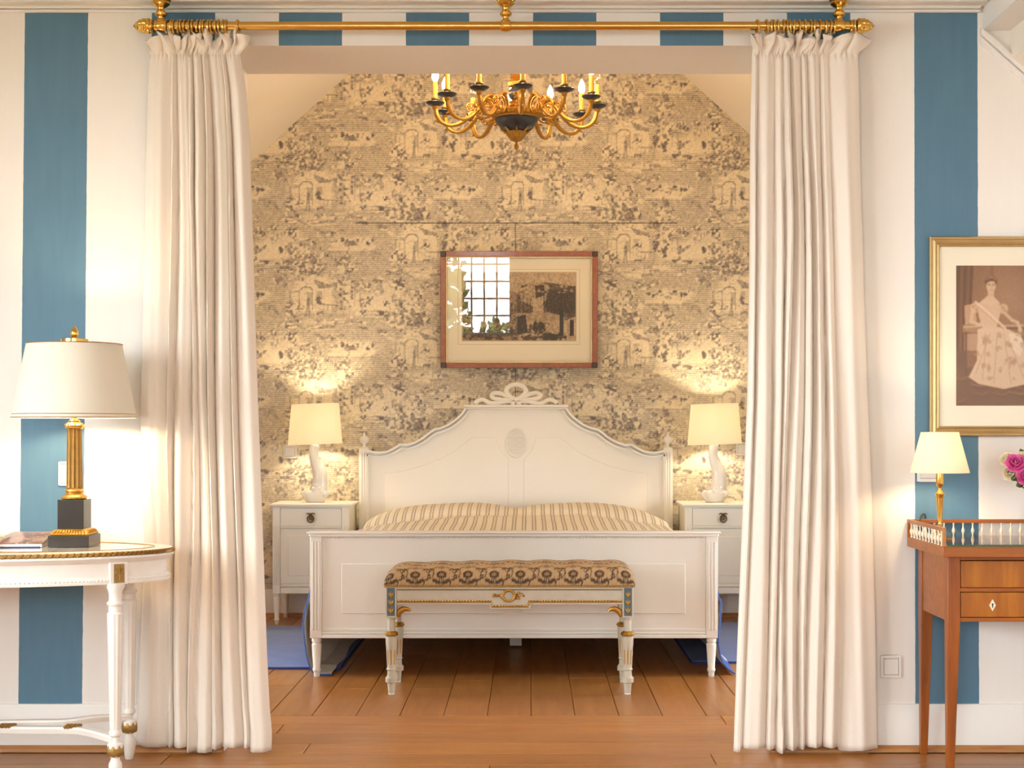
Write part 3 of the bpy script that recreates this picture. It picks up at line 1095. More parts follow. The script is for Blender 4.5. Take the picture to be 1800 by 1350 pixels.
def interp(tab, z):
    return float(np.interp(z, [t[0] for t in tab], [t[1] for t in tab]))


def curtain(name, label, edgeL, edgeR, folds, seed, back=None):
    """Sheet with folds of unequal width; gathered heading above, hem below. edges: (photo row, photo column)."""
    rng = random.Random(seed)
    D0 = 5.305
    ys_ = [(t[0], t[1]) for t in edgeL], [(t[0], t[1]) for t in edgeR]
    ztop, zbot = RODZ - 0.018, 0.018
    zg = ztop - 0.075
    wd = [f[0] for f in folds]
    S = sum(wd)
    bnd = [0]
    for w_ in wd:
        bnd.append(bnd[-1] + w_ / S)
    nf = len(folds)
    nu, nv = nf * 18, 120
    ph = [[rng.uniform(0, 6.28) for _ in range(4)] for _ in range(nf + 1)]
    wp = [rng.uniform(0, 6.28), rng.uniform(0, 6.28)]
    rows = []
    vv = [0, 0.003, 0.007, 0.011, 0.015, 0.019, 0.023, 0.027, 0.0295, 0.032, 0.036, 0.042] + [0.042 + (1 - 0.042) * (i / (nv - 12)) for i in range(1, nv - 11)]
    for v in vv:
        z = ztop + (zbot - ztop) * v
        prow = VY - (z - EYE) * FPX / D0
        xa = pX(interp(ys_[0], prow), D0)
        xb = pX(interp(ys_[1], prow), D0)
        row = []
        head = max(0.0, min(1.0, (z - zg) / (ztop - zg)))          # 1 at the very top, 0 at the gathering tape
        tape = math.exp(-((z - zg) / 0.012) ** 2)
        for j in range(nu + 1):
            s0 = j / nu
            s = s0 + math.sin(PI * s0) * (0.016 * math.sin(wp[0] + z * 1.5 + 5 * s0) + 0.010 * math.sin(wp[1] + z * 2.9 + 11 * s0)) * min(1.0, max(0.0, zg - z) * 1.6)
            s = min(1.0, max(0.0, s))
            i = min(nf - 1, max(k for k in range(nf) if bnd[k] <= s + 1e-9))
            t = (s - bnd[i]) / (bnd[i + 1] - bnd[i])
            A, skew = folds[i][1], folds[i][2]
            below = max(0.0, zg - z)
            grow = 0.45 + 0.55 * min(1, below / 0.5) + 0.10 * math.sin(ph[i][0] + z * 1.7)
            rip = 0.10 * math.sin(2 * PI * t * 2 + ph[i][1] + z * 0.9) * math.sin(PI * t)
            dy = -A * grow * (max(0.0, math.sin(PI * t)) ** 0.9 * (1 + 0.25 * math.sin(ph[i][2] + z * 2.1)) + rip)
            dx = skew * (xb - xa) * (bnd[i + 1] - bnd[i]) * math.sin(2 * PI * t) * grow
            dx += 0.006 * math.sin(ph[i][1] + z * 2.3 + s * 4) * min(1, below * 2) * math.sin(PI * s)
            if head > 0:
                hw = math.sin(2 * PI * t * 2 + ph[i][2] + head * 1.8)
                dy = dy * 0.7 - head * (0.020 + 0.030 * hw) - 0.004
                dx += head * 0.022 * math.sin(2 * PI * t * 1.5 + ph[i][3])
            dy *= (1 - 0.35 * tape)
            dy += tape * 0.004 * math.sin(2 * PI * t * 5)
            zj = z
            if head > 0:
                zj += head * (0.016 * math.sin(ph[i][3] + 2 * PI * t) + 0.008 * math.sin(9 * s + ph[i][1]) - 0.006)
            if v > 0.9:
                zj += (v - 0.9) / 0.1 * 0.010 * math.sin(ph[i][2] + 3 * s)
            hem = -0.0016 if 0.085 < z < 0.097 else 0.0
            yb = D0 + 0.045
            if back:
                yb += back(xa + (xb - xa) * s, z)
            row.append((xa + (xb - xa) * s0 + dx, min(yb + dy + hem, WALL_D - 0.03), zj))
        rows.append(row)
    o = MB().grid(rows).build(name, M['curtain'], angle=80)
    sd = o.modifiers.new('cloth', 'SOLIDIFY')
    sd.thickness = 0.003
    sd.offset = 0
    return tag(o, label, 'curtain')


EL_L = [(45, 258), (90, 259), (160, 254), (400, 249), (700, 242), (960, 244), (1100, 238), (1340, 229)]
EL_R = [(45, 428), (75, 430), (90, 418), (150, 428), (250, 435), (450, 441), (700, 449), (950, 458), (1150, 465), (1250, 470), (1290, 474), (1340, 472)]
ER_L = [(45, 1320), (75, 1328), (90, 1325), (250, 1322), (450, 1321), (700, 1317), (900, 1309), (1100, 1301), (1340, 1292)]
ER_R = [(45, 1528), (65, 1528), (85, 1512), (120, 1514), (300, 1517), (600, 1526), (850, 1537), (1100, 1544), (1340, 1548)]
FL = [(2.4, 0.030, 0.04), (0.6, 0.040, 0.05), (1.3, 0.036, -0.04), (0.55, 0.045, 0.05), (1.0, 0.034, -0.05), (0.7, 0.05, 0.06), (1.5, 0.038, -0.04), (0.5, 0.04, 0.05), (1.7, 0.034, -0.05)]
FR = [(0.6, 0.03, 0.04), (1.6, 0.036, -0.04), (0.8, 0.034, 0.05), (0.6, 0.045, 0.0), (1.1, 0.036, 0.05), (0.55, 0.04, -0.04), (1.2, 0.042, 0.05), (0.9, 0.036, -0.05), (2.8, 0.028, 0.04)]


def push_left(x, z):
    """the table end pushes the outer folds towards the wall below its top"""
    return 0.035 * max(0, min(1, (-1.22 - x) / 0.10)) * max(0, min(1, (0.95 - z) / 0.2))


curtain('curtain', 'floor-length cream curtain gathered on the left beside the white console table', EL_L, EL_R, FL, 3, push_left)
curtain('curtain', 'floor-length cream curtain gathered on the right beside the mahogany desk', ER_L, ER_R, FR, 5)

# ================================================================== BED
BX, BHW = -0.0705, 0.9505
FD, HD = 7.0, 9.22
bed = thing('bed', 'wide ivory painted double bed with carved headboard and panelled footboard', 'bed', (BX, FD, 0))
fx = lambda px_: pX(px_, FD) - BX
fz = lambda py: pZ(py, FD)
# footboard
MB().box(-BHW + 0.055, 0.008, fz(1122), BHW - 0.055, 0.040, fz(942)).build('footboard', M['bed_white'], bed, bevel=0.003)
cap_ = MB().box(-BHW - 0.012, -0.022, fz(938), BHW + 0.012, 0.068, fz(934)).box(-BHW - 0.004, -0.012, fz(943), BHW + 0.004, 0.058, fz(938))
cap_.build('top_rail', M['bed_white'], bed, bevel=0.004)
bd = MB()
n_b = 150
for i in range(n_b):
    xx = -BHW + 0.06 + (2 * BHW - 0.12) * (i + 0.5) / n_b
    bd.ball((xx, 0.006, fz(945.2)), 0.0042, seg=6, rings=4)
bd.build('bead_moulding', M['bed_white'], bed)
MB().box(-BHW + 0.055, -0.001, fz(1122), BHW - 0.055, 0.01, fz(1116)).box(-BHW + 0.055, 0.001, fz(1115), BHW - 0.055, 0.01, fz(1111)).box(-BHW + 0.055, 0.004, fz(1110), BHW - 0.055, 0.01, fz(1105)).build('bottom_moulding', M['bed_white'], bed, bevel=0.0025)
for (a, b) in ((600, 886), (919, 1205)):
    MB().box(fx(a), 0.002, fz(1079), fx(b), 0.012, fz(991)).build('panel', M['bed_white'], bed, bevel=0.003)
for s in (-1, 1):
    p = MB()
    xo, xi = s * BHW, s * (BHW - 0.055)
    p.box(min(xo, xi), 0.0, fz(1122), max(xo, xi), 0.055, fz(943))
    for q in (0.013, 0.0275, 0.042):
        p.box(s * (BHW - q) - 0.0042, -0.004, fz(1108), s * (BHW - q) + 0.0042, 0.001, fz(952))
    p.build('post', M['bed_white'], bed, bevel=0.002)
    lp = [(0.012, 0.0), (0.014, 0.004), (0.0145, 0.022), (0.018, 0.026), (0.020, 0.034), (0.018, 0.040), (0.0165, 0.044), (0.0235, 0.148), (0.0235, 0.152), (0.019, 0.158), (0.023, 0.165), (0.024, 0.172), (0.021, fz(1122))]
    MB().lathe(lp, c=(s * (BHW - 0.0275), 0.0275, 0), seg=20).build('leg', M['bed_white'], bed)
    MB().lathe(lp, c=(s * (BHW - 0.0275), HD - FD + 0.0, 0), seg=20).build('leg', M['bed_white'], bed)
    MB().box(min(s * (BHW - 0.012), s * (BHW - 0.04)), 0.05, 0.20, max(s * (BHW - 0.012), s * (BHW - 0.04)), HD - FD - 0.02, 0.42).build('side_rail', M['bed_white'], bed, bevel=0.003)
MB().box(-0.032, 0.95, 0.012, 0.032, 1.02, 0.30).build('centre_leg', M['bed_white'], bed, bevel=0.003)
MB().box(-BHW + 0.04, 0.06, 0.28, BHW - 0.04, HD - FD - 0.03, 0.32).build('slat_base', M['bed_white'], bed)

# headboard
hx = lambda px_: pX(px_, HD) - BX
hz = lambda py: pZ(py, HD)
hy = HD - FD
zz_ = lambda pts: [(hx(620 + a / 5.627), hz(660 + b / 5.627)) for a, b in pts]
half = zz_([(140, 733), (155, 738), (200, 750), (270, 757), (350, 745), (420, 710), (470, 675), (540, 680), (620, 655), (700, 610), (760, 560), (810, 525), (870, 515), (950, 480), (1020, 430), (1080, 375), (1110, 325)])
HC = hx(907)
mir = lambda P: [(2 * HC - x, z) for x, z in P][::-1]
top_line = half + mir(half)
hb0 = hz(788) - 0.62
MB().prism([(half[0][0], 0.25)] + top_line + [(2 * HC - half[0][0], 0.25)], hy, hy + 0.03).build('headboard', M['bed_white'], bed)


def offset_strip(P, t):
    """strip of width t below a polyline in X-Z"""
    Q = []
    for i in range(len(P)):
        a, b = Vector(P[max(i - 1, 0)]), Vector(P[min(i + 1, len(P) - 1)])
        d_ = (b - a).normalized()
        n_ = Vector((d_.y, -d_.x))
        if n_.y > 0:
            n_ = -n_
        Q.append((P[i][0] + n_.x * t, P[i][1] + n_.y * t))
    return Q


for P in (half, mir(half)):
    for (t0, t1, y0_) in ((-0.002, 0.011, -0.045), (0.011, 0.024, -0.008), (0.024, 0.036, -0.030)):
        A_, B_ = offset_strip(P, t0), offset_strip(P, t1)
        m_ = MB()
        rows = [[(a[0], hy + y0_, a[1]) for a in A_], [(a[0], hy + y0_, a[1]) for a in B_], [(a[0], hy + 0.012, a[1]) for a in B_], [(a[0], hy + 0.012, a[1]) for a in A_]]
        m_.grid(rows + [rows[0]])
        m_.add([r[0] for r in rows], [(0, 1, 2, 3)])
        m_.add([r[-1] for r in rows], [(0, 1, 2, 3)])
        m_.build('curved_moulding', M['bed_white'], bed)
MB().box(hx(815), hy - 0.035, hz(716), hx(999), hy + 0.03, hz(711.5)).box(hx(818), hy - 0.024, hz(719.5), hx(996), hy + 0.03, hz(716)).build('crest_rail', M['bed_white'], bed, bevel=0.003)
pl_ = [(315, 970), (400, 960), (520, 940), (680, 895), (850, 830), (1020, 740), (1180, 610), (1420, 612), (1430, 660), (1465, 750), (1540, 825), (1540, 1600), (315, 1600)]
for P in (zz_(pl_), mir(zz_(pl_))):
    MB().prism(P, hy - 0.006, hy + 0.004).build('panel', M['bed_white'], bed, bevel=0.003, angle=20)
oz = hz(778.5)
md = MB()
md.torus((HC, hy - 0.004, oz), 0.062, 0.006, axis='Y', seg=40, rz=0.086)
md.torus((HC, hy - 0.002, oz), 0.054, 0.004, axis='Y', seg=40, rz=0.078)
for i in range(-6, 7):
    zq = oz + i * 0.0118
    hwq = 0.05 * math.sqrt(max(0, 1 - ((zq - oz) / 0.08) ** 2))
    if hwq > 0.008:
        md.tube([(HC - hwq, hy - 0.002, zq), (HC, hy - 0.002, zq - 0.004), (HC + hwq, hy - 0.002, zq)], 0.0042, 6)
md.build('medallion', M['bed_white'], bed)
for s in (-1, 1):
    xo = hx(632) if s < 0 else hx(1182)
    xi = hx(648.5) if s < 0 else hx(1165.5)
    p = MB().box(min(xo, xi), hy - 0.03, 0.17, max(xo, xi), hy + 0.035, hz(788))
    for q in (0.25, 0.5, 0.75):
        xc = xo + (xi - xo) * q
        p.box(xc - 0.004, hy - 0.034, 0.3, xc + 0.004, hy - 0.029, hz(795))
    p.build('post', M['bed_white'], bed, bevel=0.002)
    xc = (xo + xi) / 2
    zt = hz(788)
    MB().lathe([(0.024, zt), (0.024, zt + 0.005), (0.010, zt + 0.010), (0.008, zt + 0.022), (0.012, zt + 0.028), (0.024, zt + 0.040), (0.027, zt + 0.055), (0.020, zt + 0.068), (0.010, zt + 0.075), (0.006, zt + 0.084), (0.007, zt + 0.090), (0.001, zt + 0.098)],
               c=(xc, hy, 0), seg=24, mod=lambda a, z: 1 + 0.07 * math.cos(8 * a) if zt + 0.03 < z < zt + 0.07 else 1).build('finial', M['bed_white'], bed)
bow = MB()
kx = lambda P: [(hx(a), hy - 0.012, hz(b)) for a, b in P]
mkx = lambda P: [(1814 - a, b) for a, b in P]
bow.tube(smooth_path(kx([(906, 704), (896, 697), (890, 688), (894, 680), (907, 676), (920, 680), (924, 688), (918, 697), (908, 704)]), 5), 0.0145, 10, flat=0.42)
lp1 = [(907, 702), (893, 697), (880, 692), (869, 691), (864, 696), (871, 701), (888, 703), (905, 704)]
tl1 = [(905, 705), (886, 706), (870, 709), (860, 708), (850, 703), (842, 704), (835, 709)]
tl2 = [(905, 704), (902, 709), (900, 712)]
for P in (lp1, tl1, tl2):
    for Q in (P, mkx(P)):
        L_ = smooth_path(kx(Q), 5)
        bow.tube(L_, [0.0130] * len(L_), 10, flat=0.42)
bow.ball((HC, hy - 0.014, hz(703)), 0.017, 0.012, 0.014)
bow.build('ribbon_carving', M['bed_white'], bed)

# mattress and striped bedspread over two pillows
mt = MB().box(BX - 0.89, FD + 0.075, 0.32, BX + 0.89, HD - 0.04, 0.56).build('mattress', M['quilt_lining'], bevel=0.04, seg=3)
tag(mt, 'white mattress lying in the bed under the striped bedspread', 'mattress')
rows = []
nyq, nxq = 60, 90
for i in range(nyq + 1):
    yq = FD + 0.062 + (HD - FD - 0.11) * i / nyq
    row = []
    for j in range(nxq + 1):
        u = -1 + 2 * j / nxq
        xq = BX + 0.925 * u
        base = 0.585 + 0.088 * (1 - abs(u) ** 3.2) * (0.55 + 0.45 * min(1, i / nyq * 2.2))
        pillow = 0
        for cxp in (-0.46, 0.44):
            du, dv = (xq - BX - cxp) / 0.47, (yq - (HD - 0.48)) / 0.36
            r_ = abs(du) ** 2.6 + abs(dv) ** 2.6
            pillow += 0.062 * max(0, 1 - r_) ** 0.7
        fold = 0.012 * math.exp(-((yq - FD - 1.2 - 0.1 * math.sin(u * 3)) / 0.12) ** 2) * (1 - u * u)
        zq = base + pillow + fold + 0.004 * math.sin(u * 9 + i * 0.3)
        if abs(u) > 0.93:
            zq -= 0.10 * ((abs(u) - 0.93) / 0.07) ** 1.5
        row.append((xq, yq, zq))
    rows.append(row)
sp_ = MB().grid(rows).build('bedspread', M['quilt'], angle=80)
sp_.modifiers.new('cloth', 'SOLIDIFY').thickness = 0.012
tag(sp_, 'cream bedspread with brown ticking stripes rising over two pillows', 'bedspread')


def side_cloth(label, sec, y0, y1, wob, rug_at):
    """Blue-faced, white-lined coverlet hanging beside the bed: outer face and lining are separate sheets."""
    root = thing('coverlet', label, 'coverlet', (sec[0][0], y0, 0))
    ox = sec[0][0]
    n = 40

    def sheet(off, inner=False):
        R = []
        S = smooth_path([(x, 0, z) for x, z in sec], 6)
        for i in range(n + 1):
            t = i / n
            yv = t * (y1 - y0)
            r = []
            for k, p in enumerate(S):
                a, b = S[max(k - 1, 0)], S[min(k + 1, len(S) - 1)]
                d_ = Vector((b[0] - a[0], b[2] - a[2])).normalized()
                w_ = wob * math.sin(t * 9 + k * 0.13) * (k / len(S)) * min(1, t * 4)
                r.append((p[0] - ox + w_ + d_.y * off, yv, max(0.004 + 0.0125 * max(0.0, min(1.0, (yv + y0 - rug_at + 0.06) / 0.05)) + (0.003 if inner else 0.0), p[2] - d_.x * off)))
            R.append(r)
        return R
    sgn = 1 if sec[0][0] < 0 else -1
    MB().grid(sheet(-0.003 * sgn * -1)).build('outer_face', M['blue_cloth'], root, angle=80)
    ln_ = MB().grid(sheet(0.004 * sgn * -1, True)).build('lining', M['quilt_lining'], root, angle=80)
    S = smooth_path([(x - ox, -0.001, max(0.006, z)) for x, z in sec], 6)
    MB().tube(S, 0.0042, 6).build('piping', M['blue_cloth'], root)
    return root


cx_ = lambda p: pX(p, 7.06)
cz_ = lambda p: pZ(p, 7.06)
side_cloth('blue coverlet with white lining hanging to the floor by the left bed leg',
           [(cx_(549), 0.50), (cx_(544), cz_(1045)), (cx_(535), cz_(1078)), (cx_(533.5), cz_(1105)), (cx_(538), cz_(1145)), (cx_(545), cz_(1172)), (cx_(556), 0.008), (cx_(583), 0.006)], 7.06, 8.5, 0.012, 7.24)
side_cloth('blue coverlet with white lining hanging to the floor by the right bed leg',
           [(cx_(1256), 0.50), (cx_(1262), cz_(1045)), (cx_(1268), cz_(1062)), (cx_(1266), cz_(1090)), (cx_(1263), cz_(1125)), (cx_(1267), cz_(1155)), (cx_(1277), cz_(1173)), (cx_(1292), 0.008)], 7.06, 8.5, 0.012, 7.42)


def rug(label, x0, x1, y0, y1):
    r = thing('rug', label, 'rug', ((x0 + x1) / 2, (y0 + y1) / 2, 0))
    a, b = (x1 - x0) / 2, (y1 - y0) / 2
    MB().box(-a + 0.008, -b + 0.008, 0.0005, a - 0.008, b - 0.008, 0.012).build('pile', M['rug'], r, bevel=0.003)
    e = MB().box(-a, -b, 0.0005, a, -b + 0.008, 0.010).box(-a, b - 0.008, 0.0005, a, b, 0.010).box(-a, -b + 0.008, 0.0005, -a + 0.008, b - 0.008, 0.010).box(a - 0.008, -b + 0.008, 0.0005, a, b - 0.008, 0.010)
    e.build('binding', M['rug_edge'], r)


rug('plain blue rug on the floor left of the bed', -1.80, pX(599, 7.24), 7.24, 8.79)
rug('plain blue rug on the floor right of the bed', 0.80, 1.72, 7.42, 8.95)


# ================================================================== NIGHTSTANDS
def nightstand(label, xc):
    F = 8.90
    W, Dp = 0.455, 0.38
    t = thing('nightstand', label, 'nightstand', (xc, F, 0), group='nightstands beside the bed')
    zt, zb = 0.704, 0.185
    MB().box(-W / 2 - 0.018, -0.02, zt, W / 2 + 0.018, Dp, zt + 0.014).build('top', M['stand_cream'], t, bevel=0.005)
    MB().box(-W / 2 - 0.008, -0.010, zt - 0.008, W / 2 + 0.008, Dp, zt).build('top_moulding', M['stand_cream'], t, bevel=0.003)
    MB().box(-W / 2 + 0.03, 0.012, zb, W / 2 - 0.03, Dp - 0.02, zt - 0.008).box(-W / 2, 0.04, zb + 0.02, -W / 2 + 0.03, Dp - 0.04, zt - 0.008).box(W / 2 - 0.03, 0.04, zb + 0.02, W / 2, Dp - 0.04, zt - 0.008).build('body', M['stand_cream'], t, bevel=0.002)
    for sx in (-1, 1):
        for yy_ in (0.0, Dp - 0.05):
            xo, xi = sx * W / 2, sx * (W / 2 - 0.045)
            p = MB().box(min(xo, xi), yy_, zb, max(xo, xi), yy_ + 0.045, zt - 0.008)
            for q in (0.25, 0.5, 0.75):
                xx = xo + (xi - xo) * q
                p.box(xx - 0.003, yy_ - 0.003, zb + 0.05, xx + 0.003, yy_, zt - 0.12)
            p.build('post', M['stand_cream'], t, bevel=0.002)
            lp = [(0.010, 0.0), (0.012, 0.003), (0.0125, 0.022), (0.017, 0.025), (0.018, 0.030), (0.015, 0.035), (0.0135, 0.038), (0.022, 0.160), (0.018, 0.165), (0.022, 0.172), (0.022, zb)]
            MB().lathe(lp, c=(sx * (W / 2 - 0.0225), yy_ + 0.0225, 0), seg=20, mod=lambda a, z: 1 - 0.05 * (0.5 + 0.5 * math.cos(10 * a)) if 0.04 < z < 0.15 else 1).build('leg', M['stand_cream'], t)
    iw = W / 2 - 0.047
    dr = MB().box(-iw, 0.004, 0.588, iw, 0.02, 0.690).build('drawer', M['stand_cream'], t, bevel=0.002)
    kn = MB().torus((0, -0.014, 0.630), 0.019, 0.004, axis='Y', seg=20, rz=0.021).lathe([(0.013, -0.010), (0.015, 0.006)], c=(0, 0, 0.632), axis='Y', seg=16).ball((0, -0.008, 0.655), 0.010, 0.008, 0.008)
    for s in (-1, 1):
        kn.tube(smooth_path([(0, -0.008, 0.652), (s * 0.014, -0.009, 0.662), (s * 0.024, -0.008, 0.656)], 4), 0.0035, 6)
    kn.build('ring_pull', M['bronze'], dr)
    MB().box(-iw, -0.002, 0.574, iw, 0.02, 0.582).build('rail', M['stand_cream'], t, bevel=0.002)
    dr2 = MB().box(-iw, 0.004, 0.245, iw, 0.02, 0.570).build('door', M['stand_cream'], t, bevel=0.002)
    MB().box(-iw + 0.045, 0.001, 0.29, iw - 0.045, 0.01, 0.525).build('panel', M['stand_cream'], dr2, bevel=0.003)
    MB().box(-iw, -0.002, 0.225, iw, 0.02, 0.238).box(-iw, 0.0, zb, iw, 0.02, 0.222).build('base_moulding', M['stand_cream'], t, bevel=0.003)
    return t


nightstand('cream nightstand with fluted legs left of the bed', -1.293)
nightstand('cream nightstand half behind the right curtain, right of the bed', 1.150)


def point(parent, z, energy, color=WARM, r=0.03):
    l = bpy.data.lights.new('lamp_light', 'POINT')
    l.energy = energy
    l.color = color
    l.shadow_soft_size = r
    o = bpy.data.objects.new('lamp_light', l)
    COL.objects.link(o)
    o.parent = parent
    o.location = (0, 0, z)
    return o


def drum(name, parent, r0, r1, z0, z1, mat, th=0.0015, seg=48, tilt=0.0, pleat=0.0):
    P = []
    for (r, z) in ((r0, z0), (r1, z1), (r1 - th, z1), (r0 - th, z0)):
        row = []
        for k in range(seg):
            a = 2 * PI * k / seg
            rr = r * (1 + pleat * (k % 2))
            x_ = rr * math.cos(a)
            row.append((x_, rr * math.sin(a), z + tilt * x_))
        P.append(row)
    P.append(P[0])
    return MB().grid(P, closed_u=True).build(name, mat, parent)


# ------------------------------------------------------------------ fish lamps on the nightstands
def fish_lamp(label, xc):
    D = 9.10
    z0 = 0.7185
    t = thing('table_lamp', label, 'lamp', (xc, D, z0), group='porcelain fish lamps')
    # scalloped shell plinth
    sh = MB().lathe([(0.050, 0.0), (0.056, 0.004), (0.058, 0.014), (0.066, 0.026), (0.080, 0.046), (0.086, 0.056), (0.080, 0.057), (0.064, 0.044), (0.050, 0.036)], seg=48, mod=lambda a, z: 1 + 0.07 * math.cos(6 * a) * min(1, z / 0.03), sq=0.8)
    sh.build('shell_base', M['porcelain'], t)
    k_ = D / FPX
    path = [(0.010, 0.03), (0.018, 0.07), (0.028, 0.12), (0.028, 0.17), (0.012, 0.22), (-0.004, 0.26), (-0.010, 0.30), (0.0, 0.345)]
    rad = [0.050, 0.052, 0.046, 0.042, 0.036, 0.030, 0.027, 0.032]
    S = smooth_path([(x, 0, z) for x, z in path], 6)
    R = list(np.interp(np.linspace(0, 1, len(S)), np.linspace(0, 1, len(rad)), rad))
    R = [r * (1 + 0.025 * math.sin(i * 2.1)) for i, r in enumerate(R)]
    b = MB().tube(S, R, 20)
    b.ball((-0.030, -0.035, 0.055), 0.028, 0.022, 0.020).ball((0.052, -0.035, 0.055), 0.028, 0.022, 0.020)
    b.ball((-0.008, -0.047, 0.085), 0.010).ball((0.036, -0.047, 0.085), 0.010)
    b.build('fish_body', M['porcelain'], t)
    fin = MB()
    for s in (-1, 1):
        pts = [(0.01 + s * 0.03, 0.06), (0.01 + s * 0.075, 0.075), (0.01 + s * 0.090, 0.06), (0.01 + s * 0.06, 0.04)]
        MB().prism(pts if s > 0 else pts[::-1], -0.03, -0.018).build('fin', M['porcelain'], t, bevel=0.004)
    fin.prism([(-0.010, 0.325), (-0.034, 0.368), (-0.004, 0.358), (0.030, 0.372), (0.018, 0.325)], -0.012, 0.012)
    fin.build('tail', M['porcelain'], t, bevel=0.004)
    MB().lathe([(0.010, 0.34), (0.010, 0.40), (0.016, 0.402), (0.016, 0.44)], seg=16).build('socket', M['brass'], t)
    bl = MB().ball((0, 0, 0.472), 0.024, 0.024, 0.032).build('bulb', M['bulb_lit'], t)
    drum('shade', t, 0.164, 0.143, pZ(781, D) - z0, pZ(710, D) - z0, M['shade_glow'], tilt=0.035, seg=96)
    w_ = MB()
    ztop = pZ(710, D) - z0
    for k in range(3):
        a = 2 * PI * k / 3
        w_.tube([(0, 0, ztop - 0.012), (0.14 * math.cos(a), 0.14 * math.sin(a), ztop - 0.004 + 0.035 * 0.14 * math.cos(a))], 0.0015, 5)
    w_.tube([(0, 0, 0.49), (0, 0, ztop - 0.012)], 0.002, 5)
    w_.build('shade_fitter', M['brass'], t)
    point(t, 0.47, P_BED, r=0.035)
    return t


fish_lamp('lit white porcelain fish lamp on the nightstand left of the bed', pX(554, 9.1))
fish_lamp('lit white porcelain fish lamp on the nightstand right of the bed', pX(1256, 9.1))


# ------------------------------------------------------------------ wall plates
def plate(name, label, cat, px0, px1, py0, py1, d, style='switch', fac=M['plastic']):
    x0, x1, z0, z1 = pX(px0, d), pX(px1, d), pZ(py1, d), pZ(py0, d)
    xc, zc = (x0 + x1) / 2, (z0 + z1) / 2
    W, H = x1 - x0, z1 - z0
    t = thing(name, label, cat, (xc, d, zc))
    f = MB()
    th = 0.009
    bw = 0.14 * min(W, H)
    f.box(-W / 2, -th, -H / 2, -W / 2 + bw, 0, H / 2).box(W / 2 - bw, -th, -H / 2, W / 2, 0, H / 2)
    f.box(-W / 2 + bw, -th, -H / 2, W / 2 - bw, 0, -H / 2 + bw).box(-W / 2 + bw, -th, H / 2 - bw, W / 2 - bw, 0, H / 2)
    f.build('frame', fac, t, bevel=0.002)
    MB().box(-W / 2 + bw + 0.001, -th - 0.002, -H / 2 + bw + 0.001, W / 2 - bw - 0.001, 0, H / 2 - bw - 0.001).build('rocker', fac, t, bevel=0.002)
    return t


plate('wall_switch', 'small white light switch on the toile wall by the left nightstand lamp', 'light switch', 498, 522, 783, 805.5, BACK_D)
plate('wall_switch', 'small white light switch on the toile wall by the right nightstand lamp', 'light switch', 1294, 1317.5, 777.5, 800, BACK_D)
plate('wall_switch', 'white wall plate on the blue stripe behind the column lamp', 'light switch', 103.5, 128, 812, 853, WALL_D)
plate('wall_switch', 'white wall plate half hidden behind the small desk lamp shade', 'light switch', 1611.5, 1650, 808, 846.5, WALL_D)
plate('wall_socket', 'white square wall socket low between right curtain and desk', 'socket', 1547, 1584, 1152, 1191, WALL_D)

# ================================================================== PICTURE OVER THE BED
TILT = 0.058
pw = pX(1050, 9.29) - pX(775, 9.29)
ph_ = pZ(443, 9.29) - pZ(647, 9.29)
pxc, pz0 = (pX(1050, 9.29) + pX(775, 9.29)) / 2, pZ(647, 9.29)
pic = thing('framed_print', 'brown engraving of ruins in a cherry wood frame over the bed', 'picture', (pxc, BACK_D - 0.046, pz0))
pic.rotation_euler = (TILT, 0, 0)
fw = 0.0335
for nm, bx in (('side', (-pw / 2, fw, -pw / 2 + fw, ph_ - fw)), ('side', (pw / 2 - fw, fw, pw / 2, ph_ - fw)), ('side', (-pw / 2 + fw, 0, pw / 2 - fw, fw)), ('side', (-pw / 2 + fw, ph_ - fw, pw / 2 - fw, ph_))):
    MB().box(bx[0], -0.024, bx[1], bx[2], 0, bx[3]).build('frame_rail', M['frame_wood'], pic, bevel=0.003)
for sx in (0, 1):
    for sz in (0, 1):
        a = -pw / 2 if sx == 0 else pw / 2 - fw
        b = 0 if sz == 0 else ph_ - fw
        MB().box(a, -0.0245, b, a + fw, 0, b + fw).build('corner_block', M['frame_corner'], pic, bevel=0.003)
li = MB()
i0, i1, j0, j1 = -pw / 2 + fw, pw / 2 - fw, fw, ph_ - fw
lw = 0.007
li.box(i0, -0.018, j0, i0 + lw, -0.004, j1).box(i1 - lw, -0.018, j0, i1, -0.004, j1).box(i0 + lw, -0.018, j0, i1 - lw, -0.004, j0 + lw).box(i0 + lw, -0.018, j1 - lw, i1 - lw, -0.004, j1)
li.build('gilt_slip', M['frame_gold'], pic, bevel=0.001)
MB().box(i0, -0.004, j0, i1, 0, j1).build('mount', M['mat_board'], pic)


